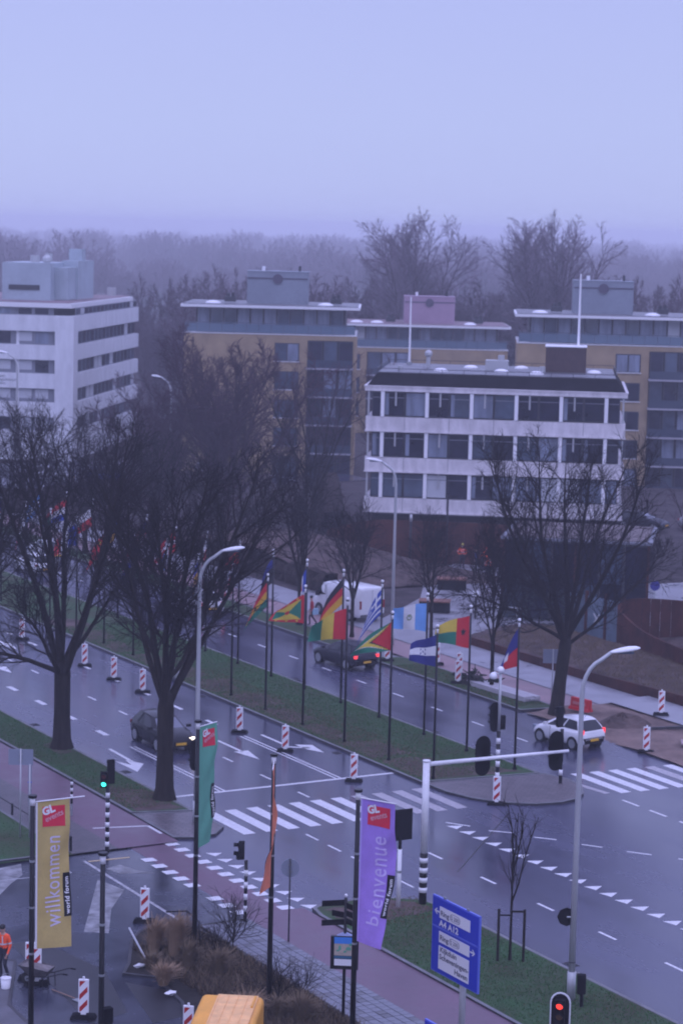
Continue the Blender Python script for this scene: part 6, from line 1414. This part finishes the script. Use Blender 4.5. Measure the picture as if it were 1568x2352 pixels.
# ================================================================== street works and small things
ds = thing('debris_heap', 'dark heap of torn up planting on the far verge', 'debris', (65.9, 101.0, .1)); rr = random.Random(8); b = MB()
for k in range(90):
    a = rr.uniform(0, 6.28); r_ = rr.uniform(0, .8); p = Vector((r_ * math.cos(a) * .8, r_ * math.sin(a) * 1.2, rr.uniform(.05, .75) * (1 - r_ * .7))); d = Vector((rr.uniform(-1, 1), rr.uniform(-1, 1), rr.uniform(-.2, 1))).normalized() * rr.uniform(.2, .5); n_ = Vector((rr.uniform(-1, 1), rr.uniform(-1, 1), rr.uniform(-1, 1))) * .14; b.quad(p, p + n_, p + d + n_ * .4, p + d)
b.build('branches', LEAF, ds); b = MB(); b.ball((0, 0, .0), .8, 10, sc=(.9, 1.2, .55)); b.build('soil', MUD, ds); b = MB(); b.quad((.1, -1.0, .1), (.5, -1.2, .1), (.9, -1.7, .55), (.2, -1.1, .4)); b.build('leaf', LEAF, ds)
pk_ = thing('plank_stack', 'low stack of long pale planks on the far verge', 'planks', (65.95, 98.3, .1), R(93)); rr = random.Random(12)
for j in range(3):
    for k in range(3): b = MB(); b.box((rr.uniform(-.1, .1), -.33 + .33 * k, .05 + .085 * j), (5.0, .30, .08)); b.build('plank', mat('pale_wet_wood', (0.42, 0.40, 0.42), .5, nz=(2, .1), stretch=(.3, 3, 3)), pk_)
for xx in (-1.8, 1.8): b = MB(); b.box((xx, 0, .0), (.1, 1.0, .06)); b.build('bearer', BARK, pk_)
ba = thing('water_barrier', 'red plastic road barrier behind the white hatchback', 'barrier', (66.6, 92.3, .3), R(-78)); RB = mat('red_barrier_plastic', (0.55, 0.025, 0.03), .4)
b = MB(); b.box((0, 0, .34), (1.25, .22, .54), top=(.98, .7)); ob = b.build('shell', RB, ba); md = ob.modifiers.new('bev', 'BEVEL'); md.width = .04; md.segments = 2
b = MB(); b.box((0, 0, .07), (1.3, .42, .14), top=(.98, .8)); b.build('foot', RB, ba); b = MB(); b.box((0, -.113, .34), (.85, .02, .14)); b.build('recess', mat('pale_red', (0.6, 0.2, 0.2), .5), ba)
b = MB(); b.cyl(.68, 0, .1, .6, .05, 8); b.build('coupling', RB, ba)
o = thing('pallet', 'pinkish wooden board lying on the sand at the right edge', 'board', (67.4, 83.6, .3), R(-35)); b = MB(); b.box((0, 0, .05), (2.0, 1.0, .06)); b.build('board', mat('pink_board', (0.34, 0.25, 0.25), .7, nz=(3, .2)), o); b = MB(); b.box((0, -.4, 0), (1.9, .1, .06)); b.build('bearer', BARK, o); b = MB(); b.box((0, .4, 0), (1.9, .1, .06)); b.build('bearer', BARK, o)
o = thing('kerb_stones', 'dark kerb stones lying on the sand before the pavement beacon', 'kerb stones', (68.6, 87.2, .22), R(-15))
for k in range(3): b = MB(); b.box((-1.0 + k * 1.0, .06 * math.sin(k * 3), .05), (.94, .16, .12), R(3 * (k - 1))); b.build('kerb_stone', KERBD, o)
# concrete blocks / planters on the plaza
for x, y, lab in ((76.5, 122.0, 'rust coloured planter box behind the light blue flag'), (82.5, 129.5, 'rust coloured planter box up the plaza path')):
    o = thing('planter_box', lab, 'planter', (x, y, 0), R(-35)); b = MB(); b.box((0, 0, .35), (1.9, 1.1, .7)); b.build('box', BLACKM, o); b = MB(); b.box((0, 0, .73), (1.98, 1.18, .08)); b.build('seat_top', mat('reddish_wood', (0.20, 0.08, 0.05), .6, nz=(3, .2)), o)
o = thing('white_table', 'white slab table right of the planter box', 'table', (79.3, 118.0, 0), R(-35)); b = MB(); b.box((0, 0, .74), (1.7, .7, .07)); b.build('table_top', WHITEP, o)
for s in (-1, 1): b = MB(); b.box((.6 * s, 0, .35), (.08, .6, .7)); b.build('leg', LAMPG, o)
# rock on median
o = thing('boulder', 'pale boulder on the median between the two big trunks', 'boulder', (51.9, 108.6, .1)); b = MB(); rr = random.Random(6)
b.ball((0, 0, .22), .5, 10, sc=(.8, 1.1, .6)); b.v = [(v[0] + rr.uniform(-.05, .05), v[1] + rr.uniform(-.05, .05), v[2] + rr.uniform(-.04, .04)) for v in b.v]; b.build('stone', mat('pale_stone', (0.36, 0.36, 0.36), .7, nz=(4, .2)), o)
# young tree stakes
o = thing('tree_stakes', 'two dark wooden stakes with a crossbar holding the young tree', 'tree stakes', (41.5, 61.0, .1), math.atan2(RGT.y, RGT.x))
for s in (-1, 1): b = MB(); b.cyl(s * .42 + .05, -.1, 0, 1.75, .045, 8); b.build('stake', BARK, o)
b = MB(); b.box((.25, -.1, 1.68), (.42, .05, .06)); b.build('crossbar', BARK, o); b = MB(); b.box((-.15, -.1, 1.55), (.45, .012, .05)); b.build('tie', BLACKM, o)
# low lawn rail at left
o = thing('lawn_rail', 'low dark rail with short posts along the left lawn', 'rail', (33.75, 79.3, .1)); b = MB(); b.tube([(0, 0, .40), (0, 28, .40)], .022, 6); b.build('rail', BLACK, o)
for k in range(15): b = MB(); b.box((0, 2.0 * k, .22), (.07, .07, .46)); b.build('post', BLACK, o)
b = MB(); b.box((0, 0, .28), (.08, .08, .56)); b.build('post', BLACK, o)
# handrail in bed and a pipe lying in the bed
o = thing('bent_rail', 'thin bent metal rail at the top of the planted bed', 'rail', (33.2, 68.0, .06)); q1 = camdir(.45, -.9)
b = MB(); b.tube([(-.55, .5, .75), (0, 0, .85), (q1.x, q1.y, .75), (q1.x * 1.1, q1.y * 1.1, .1)], .03, 8); b.build('rail', BLACK, o, True)
for t_ in (.0, .5): b = MB(); b.cyl(q1.x * t_, q1.y * t_, 0, .82, .025, 6); b.build('post', BLACK, o)
o = thing('loose_pipe', 'pale metal pipe lying slanted on the planted bed', 'pipe', (0, 0, 0)); a_, c_ = at(297, 2155), at(334, 2212); b = MB(); b.tube([(a_.x, a_.y, .35), (c_.x, c_.y, .16)], .035, 8); b.build('pipe', LAMPG, o); o.location = (0, 0, 0)
for (px, py, lab) in ((320, 2222, 'crumpled white litter on the planted bed beside the grass clump'), (575, 2300, 'crumpled white litter by the foot of the orange banner pole'), (392, 2285, 'crumpled white litter on the road by the planted bed')):
    q = at(px, py, .05); b = MB(); rr = random.Random(px)
    b.ball((0, 0, .06), .14, 8, sc=(1.4, .8, .45)); b.v = [(v[0] + rr.uniform(-.04, .04), v[1] + rr.uniform(-.04, .04), v[2] + rr.uniform(-.02, .03)) for v in b.v]
    tag(b.build('litter', SIGNW, None, False, (q.x, q.y, .05)), lab, 'litter')
# ornamental grasses and shrubs in the bed
def clump(x, y, h, r, n, m, label, cat='ornamental grass', name='ornamental_grass', z=.06, seed=0):
    rg = random.Random(seed + int(x * 31)); b = MB()
    for k in range(n):
        a = rg.uniform(0, 6.28); t0 = rg.uniform(0, .30) * r; hh = h * rg.uniform(.35, 1.1) ** .8; out_ = r * rg.uniform(.05, 1.0) ** 1.3; lean = Vector((.16, -.10, 0)) * h * rg.uniform(.3, 1.0); p0 = Vector((t0 * math.cos(a), t0 * math.sin(a), 0)); p1 = p0 + Vector((math.cos(a) * out_ * .35, math.sin(a) * out_ * .35, hh * .65)) + lean * .4; p2_ = p0 + Vector((math.cos(a) * out_, math.sin(a) * out_, hh * rg.uniform(.7, 1.0))) + lean; s_ = Vector((-math.sin(a), math.cos(a), 0)) * rg.uniform(.006, .014)
        b.quad(p0 - s_, p0 + s_, p1 + s_, p1 - s_); b.quad(p1 - s_, p1 + s_, p2_ + s_ * .4, p2_ - s_ * .4)
    return tag(b.build(name, m, None, False, (x, y, z)), label, cat)
for k, (px, py, h, r, n, lab) in enumerate(((352, 2190, 1.25, .55, 700, 'tall beige grass clump at the top of the planted bed'), (398, 2200, 1.6, .5, 800, 'tallest beige grass clump, just right of the topmost one'), (375, 2262, .75, .55, 600, 'low beige grass clump at the front of the bed'), (430, 2225, 1.0, .5, 420, 'thin brown grass clump left of the green banner pole'), (500, 2240, .95, .6, 500, 'brown grass clump between the green and orange banner poles'), (345, 2225, .6, .5, 300, 'small brown grass clump by the loose pipe'), (565, 2340, .9, .6, 500, 'beige grass clump beside the yellow van'), (690, 2345, .9, .7, 500, 'brown grass clump at the bottom edge'), (640, 2335, .7, .6, 350, 'low brown grass clump between van and map case'))):
    q = at(px, py, .06); clump(q.x, q.y, h, r, n, DRY if k in (3, 4, 5, 7, 8) else BEIGE, lab, seed=k)
shr = [tree_meshes(300 + k, 1.9, .25, .03, 7, (15, 45), nsec=6, nter=3, nq=1, tw=.006, spread=.4) for k in range(2)]
for k, (px, py, s_, lab) in enumerate(((440, 2190, .45, 'bare shrub left of the green banner pole'), (535, 2175, .65, 'bare shrub by the pedestrian signal'), (640, 2300, .55, 'bare shrub right of the orange banner pole'), (505, 2210, .5, 'bare shrub between the green and orange banner poles'), (690, 2300, .45, 'bare shrub near the foot of the fingerpost'))):
    q = at(px, py, .06); place_tree('bare_shrub', shr[k % 2], (q.x, q.y, .06), lab, 'shrub', rz=k * 1.1, sc=s_)
# ground cover: grass blades, dry stems, bed litter (uncountable)
def cover(name, regions, n, h, m, z=.098, seed=1, wdt=.012, zf=None):
    rg = np.random.default_rng(seed); areas = np.array([(r[1] - r[0]) * (r[3] - r[2]) for r in regions], float); pick = rg.choice(len(regions), n, p=areas / areas.sum()); rr_ = np.array(regions)[pick]
    x = rr_[:, 0] + (rr_[:, 1] - rr_[:, 0]) * rg.random(n); y = rr_[:, 2] + (rr_[:, 3] - rr_[:, 2]) * rg.random(n); a = rg.random(n) * 6.28; hh = h * (.5 + rg.random(n)); w_ = wdt * (.6 + rg.random(n)); zz = np.full(n, z) if zf is None else zf(x, y)
    lx, ly = rg.normal(0, .5, n) * hh, rg.normal(0, .5, n) * hh; dx, dy = np.cos(a) * w_, np.sin(a) * w_
    V = np.stack([np.stack([x - dx, y - dy, zz], 1), np.stack([x + dx, y + dy, zz], 1), np.stack([x + lx, y + ly, zz + hh], 1)], 1).reshape(-1, 3)
    me = bpy.data.meshes.new(name); me.vertices.add(3 * n); me.vertices.foreach_set('co', V.astype(np.float32).ravel()); me.loops.add(3 * n); me.loops.foreach_set('vertex_index', np.arange(3 * n, dtype=np.int32)); me.polygons.add(n); me.polygons.foreach_set('loop_start', np.arange(n, dtype=np.int32) * 3)
    me.materials.append(m); me.update(calc_edges=True); me.validate(); o = bpy.data.objects.new(name, me); COL.objects.link(o); o['kind'] = 'stuff'; return o
cover('grass', [(52.0, 57.4, 83.6, 125), (38.5, 42.6, 45, 67.5), (38.4, 40.5, 84.2, 120), (64.5, 66.4, 95, 107), (28, 33.4, 79.3, 92)], 120000, .05, BLADE, seed=3, wdt=.016)
cover('dry_grass', [(52.0, 54.8, 83.6, 110), (38.4, 40.5, 84, 88), (39.5, 42.6, 66, 68.6), (64.5, 66.4, 95, 107)], 16000, .05, DRY, seed=4, wdt=.016)
cover('bed_litter', [(30.9, 34.0, 56, 67.5), (29.5, 33.8, 50, 58)], 24000, .14, mat('dead_leaves', (0.060, 0.045, 0.032), .9, spec=.1), z=.058, seed=5, wdt=.02)

cover('dry_stems', [(72.7, 78.0, 82, 111)], 30000, .16, DRY, seed=7, wdt=.018, zf=lambda x, y: .33 + .1 * (x - 72.4) / 6 + .45 * np.sin((x - 72.4) / 6 * 2.6) * (.35 + .65 * (y - 80) / 32))
cover('dry_stems', [(31.0, 33.9, 54, 67.4), (32.6, 33.8, 67.4, 69)], 6500, .30, DRY, seed=8, wdt=.010, z=.05)

cover('fallen_leaves', [(52.0, 57.4, 83.6, 125), (38.5, 42.6, 45, 67.5), (38.4, 40.5, 84.2, 120), (64.5, 66.4, 95, 107)], 9000, .012, mat('brown_leaves', (0.13, 0.075, 0.04), .9, spec=.1), z=.125, seed=9, wdt=.035)

# ---- woods behind everything
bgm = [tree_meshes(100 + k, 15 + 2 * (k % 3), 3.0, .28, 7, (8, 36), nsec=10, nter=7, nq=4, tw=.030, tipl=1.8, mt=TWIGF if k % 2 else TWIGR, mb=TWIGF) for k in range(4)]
rw = random.Random(21); WG = 'bare trees of the wood behind the buildings'
def dpos(xpic, dist):
    k = (xpic - 784) / FPX; v = (FWD + RGT * k) * dist; return v.x, v.y
def wood_h(xp): return float(np.interp(xp, [-200, 240, 420, 560, 640, 760, 900, 1380, 1500, 1800], [.86, .86, .92, 1.02, 1.10, 1.0, 1.06, 1.10, 1.0, .92]))
for row, (d0, n, s0) in enumerate(((232, 30, .98), (252, 30, 1.02), (278, 32, 1.08), (310, 34, 1.12), (350, 34, 1.15))):
    for k in range(n):
        xp = -180 + (1928) * (k + rw.uniform(.1, .9)) / n; d = d0 + rw.uniform(-8, 10)
        x, y = dpos(xp, d)
        if d < 262 and (xp < 330 or 380 < xp): continue
        if d < 292 and (xp < 330 or 780 < xp < 1230): continue
        place_tree('wood_tree', bgm[rw.randrange(4)], (x, y, -.3), 'leafless tree of the hazy wood behind the buildings', rz=rw.uniform(0, 6.28), sc=s0 * rw.uniform(.72, .86) * wood_h(xp), group=WG)
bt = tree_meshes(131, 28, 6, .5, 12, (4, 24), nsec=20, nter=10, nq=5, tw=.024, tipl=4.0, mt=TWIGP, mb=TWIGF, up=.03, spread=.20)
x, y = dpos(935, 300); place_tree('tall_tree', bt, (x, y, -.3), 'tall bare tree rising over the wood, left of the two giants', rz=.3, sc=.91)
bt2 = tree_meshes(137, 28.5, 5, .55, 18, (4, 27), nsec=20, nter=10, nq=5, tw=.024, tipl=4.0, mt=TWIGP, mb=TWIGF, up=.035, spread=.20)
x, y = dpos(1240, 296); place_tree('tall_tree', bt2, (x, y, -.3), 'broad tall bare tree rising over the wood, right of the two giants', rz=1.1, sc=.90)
# the far wood, one mass: trees scattered with geometry nodes
def far_wood(name, src_meshes, pts):
    me = bpy.data.meshes.new(name); me.from_pydata(pts, [], []); o = bpy.data.objects.new(name, me); COL.objects.link(o); o['kind'] = 'stuff'
    ng = bpy.data.node_groups.new(name + '_scatter', 'GeometryNodeTree'); ng.interface.new_socket('Geometry', in_out='INPUT', socket_type='NodeSocketGeometry'); ng.interface.new_socket('Geometry', in_out='OUTPUT', socket_type='NodeSocketGeometry')
    n = ng.nodes; gi = n.new('NodeGroupInput'); go = n.new('NodeGroupOutput'); ip = n.new('GeometryNodeInstanceOnPoints'); oi = n.new('GeometryNodeObjectInfo')
    oi.inputs['Object'].default_value = src_meshes; oi.inputs['As Instance'].default_value = True
    rv = n.new('FunctionNodeRandomValue'); rv.data_type = 'FLOAT_VECTOR'; rv.inputs[0].default_value = (0, 0, 0); rv.inputs[1].default_value = (0, 0, 6.28)
    at_ = me.attributes.new('sc', 'FLOAT', 'POINT')
    for i, q in enumerate(pts):
        an = math.atan2(q[0], q[1]); dd = math.hypot(q[0], q[1]); at_.data[i].value = (.78 + .22 * math.sin(an * 34 + dd * .011) + .16 * math.sin(an * 83 + dd * .02) + .10 * math.sin(an * 190)) * random.uniform(.85, 1.1)
    rs_ = n.new('GeometryNodeInputNamedAttribute'); rs_.data_type = 'FLOAT'; rs_.inputs['Name'].default_value = 'sc'
    l = ng.links.new; l(gi.outputs[0], ip.inputs['Points']); l(oi.outputs['Geometry'], ip.inputs['Instance']); l(rv.outputs[0], ip.inputs['Rotation']); l(rs_.outputs[0], ip.inputs['Scale']); l(ip.outputs[0], go.inputs[0])
    md = o.modifiers.new('scatter', 'NODES'); md.node_group = ng; return o
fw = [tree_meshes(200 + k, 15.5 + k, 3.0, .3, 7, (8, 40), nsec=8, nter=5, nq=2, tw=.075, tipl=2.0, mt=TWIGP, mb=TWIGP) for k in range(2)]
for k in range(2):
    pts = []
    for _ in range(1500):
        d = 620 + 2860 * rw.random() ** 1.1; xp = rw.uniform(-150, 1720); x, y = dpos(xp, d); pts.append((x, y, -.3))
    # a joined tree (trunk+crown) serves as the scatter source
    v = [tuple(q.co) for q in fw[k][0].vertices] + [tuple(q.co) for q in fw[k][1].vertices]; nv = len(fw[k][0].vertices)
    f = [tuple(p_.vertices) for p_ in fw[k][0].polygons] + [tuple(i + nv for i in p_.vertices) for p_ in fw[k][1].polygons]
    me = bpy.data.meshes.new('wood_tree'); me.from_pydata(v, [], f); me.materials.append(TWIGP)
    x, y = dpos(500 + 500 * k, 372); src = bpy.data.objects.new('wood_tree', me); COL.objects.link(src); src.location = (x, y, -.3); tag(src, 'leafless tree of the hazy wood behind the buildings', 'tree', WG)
    far_wood('far_wood', src, pts)

# ---- air
hz = MB(); hz.box((1180, 1960, 16.0), (4160, 4030, 34.6)); ho = hz.build('haze', []); ho['kind'] = 'stuff'
hm = bpy.data.materials.new('haze'); hm.use_nodes = True; hn = hm.node_tree.nodes; hn.remove(hn['Principled BSDF'])
pvn = hn.new('ShaderNodeVolumePrincipled'); pvn.inputs['Color'].default_value = (.92, .93, 1, 1); pvn.inputs['Density'].default_value = .00062; pvn.inputs['Anisotropy'].default_value = 0.0
hm.node_tree.links.new(pvn.outputs[0], hn['Material Output'].inputs['Volume']); ho.data.materials.append(hm)
